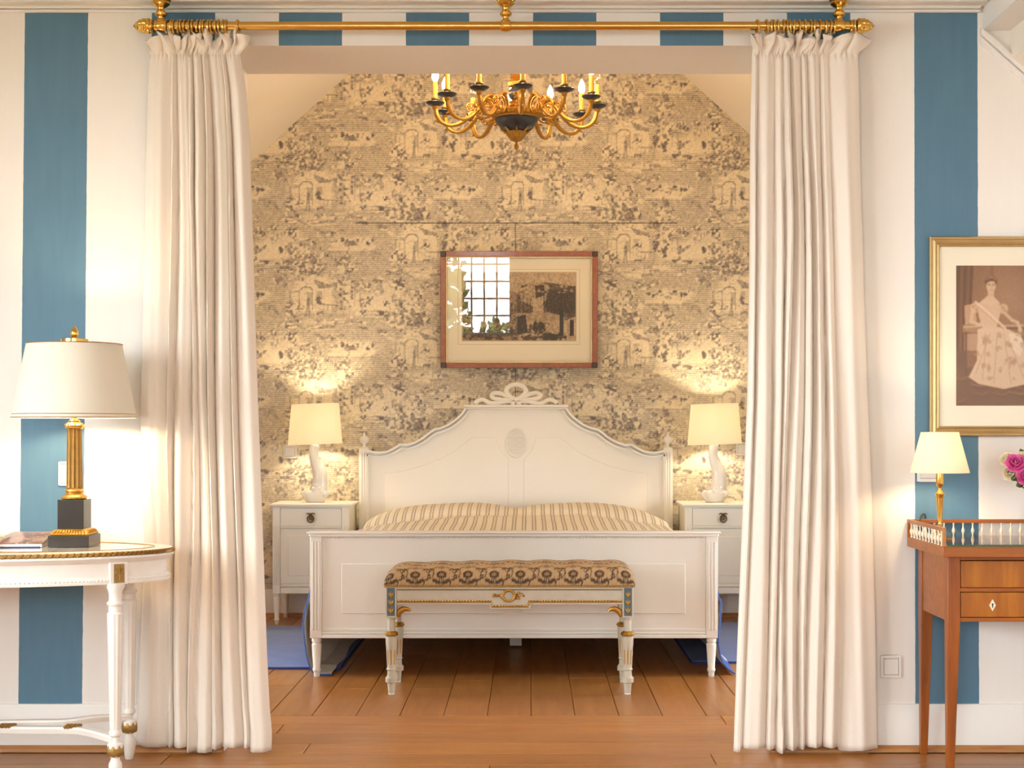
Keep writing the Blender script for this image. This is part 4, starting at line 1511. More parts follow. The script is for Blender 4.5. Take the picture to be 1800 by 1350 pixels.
def etching():
    e = Ink(202, 122, 0.30, seed=21)
    e.put(lambda x, y: np.clip((y - 20) / 100, 0, 1), 0.42, 0.5)
    e.a = e.a + (e.noise(12) - 0.5) * 0.10
    # ruined ramparts
    e.poly([(96, 40), (112, 22), (150, 18), (201, 26), (201, 78), (150, 86), (96, 84)], 0.62, 0.85)
    e.poly([(100, 28), (128, 18), (150, 22), (160, 40), (130, 62), (104, 50)], 0.35, 0.8)
    e.poly([(128, 24), (144, 22), (146, 40), (130, 46)], 0.78, 0.85)
    e.poly([(150, 36), (201, 24), (201, 70), (160, 76), (146, 60)], 0.74, 0.8)
    for i in range(16):
        x_ = 108 + i * 6
        e.line([(x_, 40 + 6 * math.sin(i)), (x_ + 1, 74)], 0.9, 1.0, 0.5)
    e.poly([(124, 46), (142, 44), (144, 72), (126, 74)], 0.25, 0.7)
    for i in range(40):
        e.blob(104 + e.rng.random() * 96, 24 + e.rng.random() * 12, 4, 2.5, 0.25 if i % 2 else 0.7, 0.6, 2.5, 1.0)
    e.poly([(96, 72), (150, 70), (200, 82), (201, 121), (90, 121)], 0.34, 0.8)
    e.poly([(98, 78), (112, 74), (116, 106), (92, 112)], 0.82, 0.85)
    e.blob(132, 98, 18, 12, 0.82, 0.85, 4, 1.0)
    e.blob(160, 114, 26, 9, 0.88, 0.85, 4, 1.0)
    e.blob(120, 116, 18, 6, 0.8, 0.7, 4, 1.0)
    for (a, b) in ((172, 66), (190, 84)):
        e.poly([(a, b), (a + 6, b), (a + 7, 112), (a - 1, 112)], 0.88, 0.9)
        e.poly([(a + 7, b + 4), (a + 13, b + 6), (a + 13, 112), (a + 7, 112)], 0.2, 0.7)
    e.blob(186, 70, 12, 14, 0.75, 0.7, 3, 1.3)
    # wooded left half
    e.poly([(0, 30), (60, 26), (98, 36), (98, 121), (0, 121)], 0.50, 0.7)
    e.blob(25, 50, 30, 34, 0.70, 0.7, 6, 1.2)
    e.blob(70, 74, 28, 26, 0.62, 0.7, 6, 1.2)
    e.blob(50, 108, 54, 12, 0.76, 0.7, 5, 1.0)
    e.line([(128, 40), (122, 112)], 0.2, 1.4, 0.6)
    g = e.noise(2.0) - 0.5
    e.a = np.clip(e.a + g * 0.22 + (e.noise(1.2) - 0.5) * 0.12, 0, 1)
    e.a = np.clip((e.a - 0.45) * 1.4 + 0.5, 0, 1)
    bord = (e.xx < 2) | (e.xx > 199) | (e.yy < 2) | (e.yy > 119)
    e.a[bord] = 0.25
    return ramp(e.a, [(0, (0.74, 0.60, 0.40)), (0.35, (0.44, 0.31, 0.18)), (0.7, (0.105, 0.066, 0.035)), (1.0, (0.022, 0.014, 0.009))])


ex0 = pX(812, 9.29) - pxc
ex1 = pX(1013, 9.29) - pxc
M['print'] = attr_mat('ink_on_paper')
print_grid('engraving', M['print'], ex0, ex1, pZ(600, 9.29) - pz0, pZ(479, 9.29) - pz0, -0.0052, etching(), pic)
pm_ = MB()
for (a, b, c, d) in ((805, 474, 1019, 475), (805, 605, 1019, 606)):
    pm_.box(pX(a, 9.29) - pxc, -0.0046, pZ(d, 9.29) - pz0, pX(c, 9.29) - pxc, -0.004, pZ(b, 9.29) - pz0)
for (a, b, c, d) in ((805, 475, 806, 605), (1018, 475, 1019, 605)):
    pm_.box(pX(a, 9.29) - pxc, -0.0046, pZ(d, 9.29) - pz0, pX(c, 9.29) - pxc, -0.004, pZ(b, 9.29) - pz0)
pm_.build('plate_mark', paint('faint_plate_mark', (0.70, 0.58, 0.40), 0.85, 0.05, 20.0), pic)
MB().box(i0, -0.0155, j0, i1, -0.0135, j1).build('glass', M['picture_glass'], pic, smooth=False)

# ================================================================== GILT FRAMED PHOTOGRAPH ON THE RIGHT
QD = 5.385
qx0, qx1 = pX(1635, QD), pX(1635, QD) + 0.575
qz0, qz1 = pZ(767, QD), pZ(415, QD)
qw, qh = qx1 - qx0, qz1 - qz0
port = thing('framed_photograph', 'sepia photograph of a seated woman in a gold frame above the desk', 'picture', ((qx0 + qx1) / 2, WALL_D - 0.003, qz0))


def moulded(parent, name, w, h, prof, mat):
    """four mitred lengths of frame; prof is (inset, depth) from outer edge inwards"""
    C = [lambda i: (-w / 2 + i, i), lambda i: (w / 2 - i, i), lambda i: (w / 2 - i, h - i), lambda i: (-w / 2 + i, h - i)]
    for s in range(4):
        a, b = C[s], C[(s + 1) % 4]
        m = MB()
        R = [[(a(i)[0], -d, a(i)[1]), (b(i)[0], -d, b(i)[1])] for i, d in prof]
        R.append(R[0])
        m.grid(R)
        m.build(name, mat, parent, angle=25)


moulded(port, 'frame_rail', qw, qh, [(0, 0), (0, 0.016), (0.004, 0.021), (0.010, 0.019), (0.012, 0.016), (0.020, 0.018), (0.026, 0.015), (0.028, 0.012), (0.032, 0.014), (0.036, 0.012), (0.037, 0.006), (0.037, 0)], M['frame_gold'])
MB().box(-qw / 2 + 0.034, -0.005, 0.034, qw / 2 - 0.034, -0.001, qh - 0.034).build('mount', M['mat_board'], port)


def portrait():
    s = Ink(180, 247, 0.62, seed=31)
    s.put(lambda x, y: np.clip(1 - np.hypot((x - 95) / 90, (y - 60) / 110), 0, 1), 0.42, 0.6)
    # drape on the left, dark column on the right
    s.poly([(0, 0), (30, 0), (26, 90), (14, 180), (0, 190)], 0.80, 0.8)
    for i in range(5):
        s.line([(4 + i * 6, 0), (2 + i * 5, 150)], 0.60 if i % 2 else 0.92, 2.0, 0.6)
    s.poly([(60, 0), (66, 0), (66, 60), (60, 60)], 0.74, 0.35)
    # carpet
    s.poly([(0, 180), (179, 172), (179, 246), (0, 246)], 0.74, 0.9)
    for i in range(26):
        x_, y_ = s.rng.random() * 180, 185 + s.rng.random() * 60
        s.line([(x_ - 14, y_), (x_, y_ + 5), (x_ + 14, y_ - 2)], 0.38, 1.4, 0.45)
        s.line([(x_ - 10, y_ + 5), (x_ + 10, y_ + 9)], 0.95, 1.2, 0.5)
    # carved chair
    s.poly([(14, 70), (34, 66), (36, 112), (16, 114)], 0.30, 0.8)
    s.poly([(12, 104), (48, 100), (50, 118), (12, 118)], 0.5, 0.9)
    s.line([(14, 108), (48, 106)], 0.2, 2.5, 0.7)
    s.poly([(14, 120), (44, 120), (44, 150), (14, 150)], 0.34, 0.7)
    for x_ in (17, 40):
        s.line([(x_, 118), (x_, 192)], 0.82, 4.0, 0.8)
    s.line([(80, 106), (140, 104)], 0.3, 3.5, 0.7)
    s.line([(82, 110), (140, 110)], 0.85, 2.5, 0.7)
    # gown
    s.poly([(38, 112), (60, 104), (92, 112), (112, 122), (128, 150), (138, 205), (84, 217), (40, 208), (22, 196), (36, 168)], 0.20, 0.95)
    s.poly([(92, 120), (112, 118), (118, 140), (112, 160), (98, 146)], 0.10, 0.8)
    for i in range(26):
        s.blob(34 + s.rng.random() * 90, 118 + s.rng.random() * 88, 3 + s.rng.random() * 4, 3 + s.rng.random() * 4, 0.46, 0.6, 2.5, 1.3)
    for (x0, y0, x1, y1) in ((60, 118, 34, 190), (72, 120, 66, 206), (84, 120, 96, 208), (96, 140, 118, 196), (52, 130, 46, 200)):
        s.line([(x0, y0), (x1, y1)], 0.42, 2.2, 0.5)
    # bodice, sleeves, arms, sash
    s.poly([(36, 67), (52, 61), (76, 65), (78, 82), (71, 110), (47, 112), (40, 90)], 0.24, 0.95)
    s.ell(33, 74, 8, 9, 0.26, 0.95), s.ell(83, 76, 8, 9, 0.28, 0.95)
    for (a, b) in ((30, 72), (36, 78), (82, 74), (86, 80)):
        s.ell(a, b, 3, 3, 0.48, 0.6)
    s.line([(28, 82), (26, 98), (40, 104), (56, 94)], 0.26, 6.0, 0.9)
    s.line([(86, 84), (98, 96), (108, 100), (112, 112)], 0.26, 5.5, 0.9)
    s.ell(57, 93, 4, 3, 0.24), s.ell(112, 112, 3.5, 5, 0.24)
    s.line([(34, 64), (58, 84), (86, 110)], 0.14, 4.5, 0.8)
    s.line([(32, 67), (56, 88), (84, 113)], 0.5, 1.0, 0.6)
    # shoulders, neck, head, hair
    s.poly([(42, 64), (54, 54), (66, 54), (76, 64), (60, 72)], 0.22, 0.95)
    s.poly([(56, 44), (67, 44), (67, 57), (55, 57)], 0.26, 0.95)
    s.ell(61, 28, 11, 9, 0.78, 0.95)
    s.ell(61, 36, 8.2, 11.5, 0.25, 1.0, 0.15)
    s.poly([(52, 30), (56, 24), (66, 24), (71, 30), (68, 28), (60, 27), (55, 30)], 0.80, 0.9)
    s.line([(56, 34), (59, 34)], 0.72, 1.3), s.line([(64, 34), (67, 34)], 0.72, 1.3)
    s.line([(56, 32), (59, 31.5)], 0.6, 0.8), s.line([(64, 31.5), (67, 32)], 0.6, 0.8)
    s.line([(62, 34), (63, 39)], 0.42, 1.0), s.line([(60, 42.5), (64.5, 42.5)], 0.55, 1.0)
    s.line([(53, 24), (61, 20), (69, 24)], 0.35, 2.0, 0.7)
    for _ in range(2):
        p_ = np.pad(s.a, 1, mode='edge')
        s.a = (p_[:-2, 1:-1] + p_[2:, 1:-1] + p_[1:-1, :-2] + p_[1:-1, 2:] + 2 * p_[1:-1, 1:-1]) / 6
    g = s.noise(2.0) - 0.5
    s.a = np.clip((s.a - 0.5) * 1.12 + 0.5 + g * 0.05, 0, 1)
    return ramp(s.a, [(0, (0.78, 0.62, 0.45)), (0.3, (0.52, 0.33, 0.20)), (0.62, (0.24, 0.115, 0.055)), (1.0, (0.05, 0.022, 0.012))])


print_grid('photograph', M['print'], pX(1683, QD) - (qx0 + qx1) / 2, pX(1683, QD) - (qx0 + qx1) / 2 + 180 * QD / FPX, pZ(713, QD) - qz0, pZ(466, QD) - qz0, -0.0062, portrait(), port)
MB().box(-qw / 2 + 0.035, -0.0125, 0.035, qw / 2 - 0.035, -0.0105, qh - 0.035).build('glass', M['picture_glass'], port, smooth=False)

# picture just past the left edge: only its shadow shows
lx1 = pX(-20, 5.37)
lz0, lz1 = pZ(628, 5.37), pZ(362, 5.37)
lw_ = 0.42
lp_ = thing('framed_picture', 'framed picture cut off by the left edge of the photo above the lamp', 'picture', (lx1 - lw_ / 2, WALL_D - 0.003, lz0))
moulded(lp_, 'frame_rail', lw_, lz1 - lz0, [(0, 0), (0, 0.028), (0.006, 0.032), (0.016, 0.028), (0.024, 0.022), (0.024, 0)], M['frame_gold'])
MB().box(-lw_ / 2 + 0.02, -0.012, 0.02, lw_ / 2 - 0.02, -0.001, lz1 - lz0 - 0.02).build('mount', M['mat_board'], lp_)

# ================================================================== CHANDELIER
CD, CXX = 7.4, pX(908, 7.4)
ch = thing('chandelier', 'gilt twelve-arm chandelier with navy bowl and candle bulbs', 'chandelier', (CXX, CD, 2.53))
z_ = lambda w_: w_ - 2.53
bz = lambda py: pZ(py, CD) - 2.53
MB().lathe([(0.030, bz(233)), (0.052, bz(231)), (0.080, bz(225)), (0.100, bz(217)), (0.108, bz(211)), (0.108, bz(208)), (0.112, bz(207))], seg=48).build('bowl', M['navy'], ch)
MB().lathe([(0.104, bz(210)), (0.114, bz(209)), (0.116, bz(206)), (0.124, bz(205)), (0.128, bz(199)), (0.122, bz(197)), (0.06, bz(196))], seg=72, mod=lambda a, z: 1 + 0.025 * math.cos(36 * a) if bz(206) < z < bz(198) else 1).build('gallery_rim', M['ormolu'], ch)
MB().lathe([(0.006, bz(250)), (0.026, bz(247)), (0.040, bz(241)), (0.048, bz(235)), (0.050, bz(232))], seg=48, mod=lambda a, z: 1 + 0.05 * math.cos(16 * a)).build('lower_cup', M['ormolu'], ch)
MB().lathe([(0.001, bz(265)), (0.008, bz(262)), (0.012, bz(258)), (0.008, bz(254)), (0.005, bz(251)), (0.007, bz(249))], seg=20).build('drop_finial', M['ormolu'], ch)
lv = MB()
for k in range(8):
    a = 2 * PI * k / 8
    pts = [(r * math.cos(a), r * math.sin(a), zq) for r, zq in ((0.050, bz(234)), (0.066, bz(229.5)), (0.078, bz(226.5)))]
    lv.tube(pts, [0.006, 0.005, 0.002], 6)
lv.build('acanthus_leaf', M['ormolu'], ch)
st = [(0.055, bz(196)), (0.03, bz(193)), (0.028, bz(189)), (0.036, bz(186)), (0.028, bz(183)), (0.036, bz(180)), (0.026, bz(177)), (0.024, bz(176))]
MB().lathe(st, seg=32).build('stem_base', M['ormolu'], ch)
gb = MB().ball((0, 0, bz(165)), 0.042, 0.042, 0.036, 24, 14).build('globe', M['navy'], ch)
star = MB()
for k in range(6):
    a = 2 * PI * k / 6 + 0.3
    c = Vector((0.041 * math.cos(a), 0.041 * math.sin(a), bz(165) + (0.010 if k % 2 else -0.008)))
    for q in range(3):
        b = PI * q / 3
        tng = Vector((-math.sin(a), math.cos(a), 0)) * math.cos(b) + Vector((0, 0, 1)) * math.sin(b)
        star.tube([c - tng * 0.010, c, c + tng * 0.010], [0.0008, 0.0026, 0.0008], 5)
star.build('star', M['ormolu'], gb)
MB().lathe([(0.020, bz(154)), (0.040, bz(152)), (0.044, bz(146)), (0.034, bz(142)), (0.026, bz(139)), (0.034, bz(136)), (0.027, bz(133)), (0.036, bz(130)), (0.042, bz(125)), (0.03, bz(118)), (0.016, bz(105)), (0.024, bz(95)), (0.012, bz(85)), (0.010, bz(60)), (0.01, z_(ACEIL - 0.09)), (0.05, z_(ACEIL - 0.06)), (0.065, z_(ACEIL - 0.01)), (0.065, z_(ACEIL))], seg=32).build('stem', M['ormolu'], ch)
PZ0 = 2.752
arm_prof = [(0.105, 2.695), (0.112, 2.735), (0.128, 2.768), (0.155, 2.782), (0.182, 2.768), (0.205, 2.735), (0.232, 2.700), (0.265, 2.668), (0.305, 2.650), (0.345, 2.652), (0.376, 2.672), (0.393, 2.702), (0.398, 2.735)]


def make_arm():
    arm = MB()
    S = smooth_path([(r, 0, z_(zq)) for r, zq in arm_prof], 5)
    n = len(S)
    arm.tube(S, [0.0085 + 0.003 * math.sin(i / n * 9) ** 2 for i in range(n)], 8)
    # inner scroll and acanthus curls
    sc_ = []
    for i in range(36):
        t = i / 35
        a = 0.4 + t * 4.1 * PI * 0.8
        rr = 0.050 * (1 - 0.75 * t)
        sc_.append((0.165 + rr * math.cos(a), 0, z_(2.722) + rr * math.sin(a)))
    arm.tube(sc_, [0.0065 - 0.003 * i / 35 for i in range(36)], 6)
    sc2 = []
    for i in range(24):
        t = i / 23
        a = PI + t * 3.2 * PI
        rr = 0.026 * (1 - 0.7 * t)
        sc2.append((0.225 + rr * math.cos(a), 0.0, z_(2.742) + rr * math.sin(a)))
    arm.tube(sc2, 0.0042, 6)
    for (r_, zq, ln_) in ((0.205, 2.738, 0.03), (0.238, 2.695, 0.028), (0.135, 2.775, 0.024), (0.185, 2.690, 0.024)):
        for s in (-1, 1):
            arm.tube(smooth_path([(r_, 0, z_(zq)), (r_ + 0.008, s * ln_ * 0.6, z_(zq) + 0.010), (r_ + 0.018, s * ln_, z_(zq) + 0.002)], 4), [0.005] * 5 + [0.004, 0.003, 0.002, 0.001], 6)
        arm.ball((r_, 0, z_(zq)), 0.011, 0.012, 0.009, 8, 6)
    arm.tube([(0.385, 0, z_(2.676)), (0.398, 0, z_(2.668)), (0.408, 0, z_(2.666))], [0.006, 0.004, 0.001], 6)
    arm.lathe([(0.009, z_(2.722)), (0.014, z_(2.735)), (0.016, z_(2.742)), (0.010, z_(2.745))], c=(0.40, 0, 0), seg=12)
    return arm


def arm_bits():
    pan = MB().lathe([(0.008, z_(2.742)), (0.024, z_(2.745)), (0.040, z_(2.752)), (0.047, z_(2.760)), (0.045, z_(2.762)), (0.030, z_(2.754)), (0.008, z_(2.751))], c=(0.40, 0, 0), seg=24)
    cup = MB().lathe([(0.009, z_(2.752)), (0.009, z_(2.766)), (0.014, z_(2.772)), (0.020, z_(2.776)), (0.020, z_(2.781)), (0.012, z_(2.783))], c=(0.40, 0, 0), seg=18)
    can = MB().lathe([(0.0118, z_(2.782)), (0.0118, z_(2.862)), (0.008, z_(2.864))], c=(0.40, 0, 0), seg=16)
    bulb = MB().lathe([(0.007, z_(2.862)), (0.010, z_(2.868)), (0.0155, z_(2.880)), (0.0165, z_(2.892)), (0.0135, z_(2.908)), (0.008, z_(2.922)), (0.003, z_(2.932)), (0.0005, z_(2.936))], c=(0.40, 0, 0), seg=14)
    return [('drip_pan', pan, 'navy'), ('candle_cup', cup, 'old_gilt'), ('candle_sleeve', can, 'amber'), ('bulb', bulb, 'bulb_lit')]


arm_me = make_arm().mesh('arm')
arm_me.materials.append(M['ormolu'])
bits = []
for nm, mb, mt_ in arm_bits():
    me = mb.mesh(nm)
    me.materials.append(M[mt_])
    bits.append((nm, me))
un = bits[3][1].copy()
un.materials[0] = glass_mat('clear_bulb_glass', (1, 0.97, 0.9), 1.4)
for k in range(12):
    ang = math.radians(-90 + 4.6 + 30 * k)
    a = bpy.data.objects.new('arm', arm_me)
    COL.objects.link(a)
    a.parent = ch
    a.rotation_euler = (0, 0, ang)
    for nm, me in bits:
        if nm == 'bulb' and k in (3, 7):
            me = un
        b = bpy.data.objects.new(nm, me)
        COL.objects.link(b)
        b.parent = a

# ================================================================== BENCH
BND = 6.53
bcx = pX(895.5, BND)
bench = thing('bench', 'long upholstered bench with gilded carving at the foot of the bed', 'bench', (bcx, BND, 0))
bxx = lambda p: pX(p, BND) - bcx
bzz = lambda p: pZ(p, BND)
BW = bxx(1113.5)          # half length of the frame
BDp = 0.37
legp = [(0.0135, 0.0), (0.0135, 0.012), (0.0150, 0.013), (0.0165, 0.040), (0.0175, 0.050), (0.026, 0.054), (0.0265, 0.072), (0.022, 0.078), (0.0185, 0.082), (0.0175, 0.105), (0.0215, 0.108), (0.0215, 0.113), (0.0185, 0.117), (0.0195, 0.125), (0.0235, 0.205), (0.0250, 0.222), (0.0255, 0.245), (0.0255, 0.252), (0.020, 0.256)]
tz = bzz(1086)
for sx in (-1, 1):
    for yy_ in (0.0, BDp - 0.048):
        c = (sx * (BW - 0.024), yy_ + 0.024, 0)
        lg = MB().lathe(legp, c=c, seg=48, mod=lambda a, z: 1 - 0.16 * max(0, math.cos(8 * a)) ** 0.5 * (0.122 < z < 0.21)).lathe([(0.0165, 0.268), (0.0165, tz - 0.012), (0.020, tz - 0.008), (0.022, tz)], c=c, seg=24)
        lg = lg.build('leg', M['bench_paint'], bench)
        fl = MB()
        for q in range(8):
            a = 2 * PI * q / 8
            fl.tube([(c[0] + 0.0168 * math.cos(a), c[1] + 0.0168 * math.sin(a), 0.132), (c[0] + 0.0200 * math.cos(a), c[1] + 0.0200 * math.sin(a), 0.196)], 0.0028, 6)
        fl.build('gilt_flute', M['gilt'], lg)
        MB().lathe([(0.020, 0.254), (0.027, 0.258), (0.029, 0.264), (0.025, 0.272), (0.0165, 0.277)], c=c, seg=48, mod=lambda a, z: 1 + 0.06 * math.cos(8 * a)).build('gilt_collar', M['gilt'], lg)
        MB().lathe([(0.0130, 0.0), (0.0140, 0.001), (0.0140, 0.007)], c=c, seg=16).build('felt_pad', M['plastic'], lg)
        bk = MB().box(c[0] - 0.024, c[1] - 0.024, tz, c[0] + 0.024, c[1] + 0.024, bzz(1032)).build('corner_block', M['bench_paint'], bench, bevel=0.002)
        fy = -0.002 if yy_ == 0 else BDp + 0.002
        if yy_ == 0:
            MB().box(c[0] - 0.017, -0.0015, tz + 0.008, c[0] + 0.017, 0.003, bzz(1032) - 0.004).build('inlay', M['slate_blue'], bk)
            lf = MB()
            for zq in (bzz(1074), bzz(1060), bzz(1046)):
                for s in (-1, 1):
                    lf.tube(smooth_path([(c[0], -0.003, zq - 0.010), (c[0] + s * 0.005, -0.005, zq), (c[0] + s * 0.010, -0.004, zq + 0.013)], 3), [0.0012, 0.002, 0.003, 0.0034, 0.003, 0.002, 0.0006], 6)
                lf.tube([(c[0], -0.003, zq - 0.012), (c[0], -0.006, zq + 0.004), (c[0], -0.004, zq + 0.017)], [0.0015, 0.0030, 0.0006], 6)
            lf.build('leaf_spray', M['gilt'], bk)
            br = MB()
            x0_ = sx * (BW - 0.048)
            S = smooth_path([(x0_ - sx * 0.004, 0.014, tz + 0.002), (x0_ - sx * 0.012, 0.014, tz + 0.022), (x0_ - sx * 0.030, 0.014, tz + 0.036), (x0_ - sx * 0.052, 0.014, tz + 0.034), (x0_ - sx * 0.060, 0.014, tz + 0.027)], 5)
            n = len(S)
            br.tube(S, [0.006 + 0.007 * math.sin(PI * min(1, i / n * 1.3)) for i in range(n)], 8)
            br.build('bracket_leaf', M['gilt'], bench)
ap_t, ap_b = bzz(1032), bzz(1063)
xd = bxx(929) - 0.0
x_l, x_r = bxx(860), bxx(933)
apron = MB().prism([(-BW + 0.048, ap_t), (BW - 0.048, ap_t), (BW - 0.048, ap_b), (x_r, ap_b), (x_r, bzz(1071)), (x_l, bzz(1071)), (x_l, ap_b), (-BW + 0.048, ap_b)], 0.006, 0.026)
apron.box(-BW + 0.048, 0.001, bzz(1036), BW - 0.048, 0.01, ap_t)
ap_o = apron.build('apron', M['bench_paint'], bench, bevel=0.0015)
MB().box(-BW + 0.048, BDp - 0.026, ap_b, BW - 0.048, BDp - 0.006, ap_t).build('apron', M['bench_paint'], bench)
for sx in (-1, 1):
    xo = sx * (BW - 0.014)
    MB().box(min(xo, xo - sx * 0.02), 0.048, ap_b, max(xo, xo - sx * 0.02), BDp - 0.048, ap_t).build('apron', M['bench_paint'], bench)
rp = MB()


def beadline(mb, a, b, step=0.0125):
    L = math.hypot(b[0] - a[0], b[1] - a[1])
    n = max(1, int(L / step))
    hor = abs(b[0] - a[0]) > abs(b[1] - a[1])
    for i in range(n):
        t = (i + 0.5) / n
        mb.ball((a[0] + (b[0] - a[0]) * t, 0.003, a[1] + (b[1] - a[1]) * t), 0.0064 if hor else 0.004, 0.004, 0.0042 if hor else 0.0064, 6, 4)
    mb.tube([(a[0], 0.0045, a[1] - (0.0055 if hor else 0)), (b[0], 0.0045, b[1] - (0.0055 if hor else 0))], 0.0022, 5)


zl1, zl2 = bzz(1056.5), bzz(1065)
q1, q2 = x_l + 0.010, x_r - 0.010
for a, b in (((-BW + 0.050, zl1), (q1, zl1)), ((q1, zl1), (q1, zl2)), ((q1, zl2), (q2, zl2)), ((q2, zl2), (q2, zl1)), ((q2, zl1), (BW - 0.050, zl1))):
    beadline(rp, a, b)
rp.build('bead_moulding', M['gilt'], ap_o)
MB().tube([(-BW + 0.05, 0.004, bzz(1037)), (BW - 0.05, 0.004, bzz(1037))], 0.002, 5).build('gilt_line', M['old_gilt'], ap_o)
wr = MB()
wx, wz = bxx(894), bzz(1047.5)
wr.torus((wx, 0.0, wz), 0.025, 0.0055, axis='Y', seg=32, rz=0.023)
wr.torus((wx, -0.002, wz), 0.028, 0.003, axis='Y', seg=32, rz=0.026)
for s, items in ((1, ((0.032, -0.006, 0.046, -0.010), (0.036, -0.004, 0.056, 0.006), (0.034, 0.0, 0.050, 0.018), (0.048, 0.004, 0.066, 0.002), (0.052, 0.006, 0.070, -0.004), (0.03, -0.014, 0.050, -0.014))), (-1, ((0.030, -0.012, 0.034, 0.004), (0.034, 0.004, 0.044, -0.004), (0.044, 0.004, 0.050, -0.005), (0.050, 0.004, 0.060, -0.004), (0.060, 0.002, 0.070, 0.006), (0.060, -0.002, 0.070, -0.005)))):
    for (xa, za, xb, zb_) in items:
        wr.tube(smooth_path([(wx + s * xa, 0.002, wz + za), (wx + s * (xa + xb) / 2, -0.003, wz + (za + zb_) / 2 + 0.003), (wx + s * xb, 0.001, wz + zb_)], 3), [0.002, 0.004, 0.005, 0.005, 0.005, 0.003, 0.001], 6)
wr.build('laurel_wreath', M['gilt'], ap_o)


def tapestry():
    TWp, THp = 92, 120
    t = Ink(TWp, THp, 0.26, seed=41)

    def rep(f):
        f(0)
    t.a[:] = 0.22 + (t.noise(5) - 0.5) * 0.2
    for ox in (-92, 0, 92):
        cx = 46 + ox
        # lower band: sunflower, leaves, stem and scrolling branch
        t.ell(cx, 74, 15, 13, 0.85, 0.95, 0.2)
        for q in range(12):
            a = 2 * PI * q / 12
            t.ell(cx + 14 * math.cos(a), 74 + 12 * math.sin(a), 4, 4, 0.85, 0.9, 0.4)
        t.ell(cx, 74, 9, 7.5, 0.38, 0.95, 0.2)
        for s in (-1, 1):
            for q in range(4):
                t.ell(cx + s * (8 + q * 6), 104 - q * 3, 6, 7, 0.82, 0.9, 0.35)
            t.line([(cx, 88), (cx + s * 16, 100)], 0.8, 2.0)
        t.line([(cx, 86), (cx, 118)], 0.8, 2.5)
        b = cx + 46
        t.line([(b - 18, 118), (b - 12, 96), (b - 2, 90), (b + 4, 78), (b - 2, 66), (b + 10, 54)], 0.85, 4.5)
        t.line([(b - 2, 92), (b + 14, 84), (b + 20, 66), (b + 16, 56)], 0.8, 3.0)
        t.ell(b + 2, 80, 6, 6, 0.85), t.ell(b + 2, 80, 3, 3, 0.3)
        for q in range(5):
            t.ell(b - 16 + q * 8, 52 - 4 * (q % 2), 5, 4, 0.75, 0.8, 0.4)
        # upper band: arched scrolls
        P = [(cx + 40 * math.cos(PI * u / 10), 62 - 30 * math.sin(PI * u / 10)) for u in range(11)]
        t.line(P, 0.66, 3.0)
        P = [(cx + 30 * math.cos(PI * u / 10), 58 - 22 * math.sin(PI * u / 10)) for u in range(11)]
        t.line(P, 0.5, 2.0)
        t.ell(cx, 40, 12, 6, 0.62), t.ell(cx, 40, 7, 3, 0.28)
        P = [(b + 34 * math.cos(PI * u / 10), 24 - 20 * math.sin(PI * u / 10)) for u in range(11)]
        t.line(P, 0.62, 2.6)
        t.ell(b, 16, 10, 5, 0.58), t.ell(b, 16, 5, 2.5, 0.28)
        t.ell(cx, 14, 8, 6, 0.55, 0.7, 0.5)
    t.a = np.clip(t.a + (t.noise(2) - 0.5) * 0.22, 0, 1)
    return t.a


TAP = tapestry()
cw, cd = BW + 0.008, BDp + 0.012
cz0, chh = bzz(1030.5), 0.088
nu, nv = 330, 72
rows, tex = [], []
arc = None
prev = None
for i in range(nv + 1):
    th = -PI / 2 + PI * i / nv
    v = math.sin(th)
    row = []
    for j in range(nu + 1):
        a_ = -PI / 2 + PI * j / nu
        u = math.copysign(abs(math.sin(a_)) ** 0.6, a_) if False else (-1 + 2 * j / nu)
        # squeeze the samples towards both ends so the rounded ends stay smooth
        u = math.sin(u * PI / 2) * 0.35 + u * 0.65
        e = max(0.0, 1 - abs(u) ** 26) ** 0.42
        w_ = max(0.0, 1 - abs(v) ** 9) ** 0.50
        tuft = 0.004 * math.cos(u * 22) * (1 - v * v)
        sag = 0.008 * (1 - u * u) * (1 - v * v)
        row.append((u * cw, BDp / 2 + v * cd / 2, cz0 + chh * e * w_ * (0.94 + 0.06 * u) + (tuft + sag) * e * w_))
    rows.append(row)
mid = [rows[i][nu // 2] for i in range(nv + 1)]
al = [0.0]
for i in range(nv):
    al.append(al[-1] + math.hypot(mid[i + 1][1] - mid[i][1], mid[i + 1][2] - mid[i][2]))
cm = MB().grid(rows)
me = bpy.data.meshes.new('seat_cushion')
me.from_pydata(cm.v, [], cm.f)
me.polygons.foreach_set('use_smooth', [True] * len(me.polygons))
at = me.attributes.new('print', 'FLOAT_COLOR', 'POINT')
cols = np.ones((len(cm.v), 4), np.float32)
per = 0.1145
for i in range(nv + 1):
    ti = int((118 - al[i] / 0.1145 * 92) % 120)
    for j in range(nu + 1):
        x_ = rows[i][j][0]
        tj = int(((x_ + 0.57) / per * 92 + 10) % 92)
        cols[i * (nu + 1) + j, 0] = TAP[ti, tj]
cols[:, :3] = ramp(cols[:, 0], [(0, (0.62, 0.45, 0.27)), (0.3, (0.46, 0.30, 0.16)), (0.6, (0.12, 0.075, 0.04)), (1.0, (0.014, 0.011, 0.010))])
at.data.foreach_set('color', cols.ravel())
co_ = bpy.data.objects.new('seat_cushion', me)
COL.objects.link(co_)
co_.parent = bench
M['tapestry'] = attr_mat('woven_tapestry', 'print', 0.9, (220.0, 0.12, (0.40, 0.27, 0.15, 1)))
me.materials.append(M['tapestry'])
MB().box(-cw + 0.004, -0.004, cz0 - 0.006, cw - 0.004, BDp + 0.004, cz0 + 0.002).build('seat_board', M['old_gilt'], bench)
nl = MB()
n_n = 118
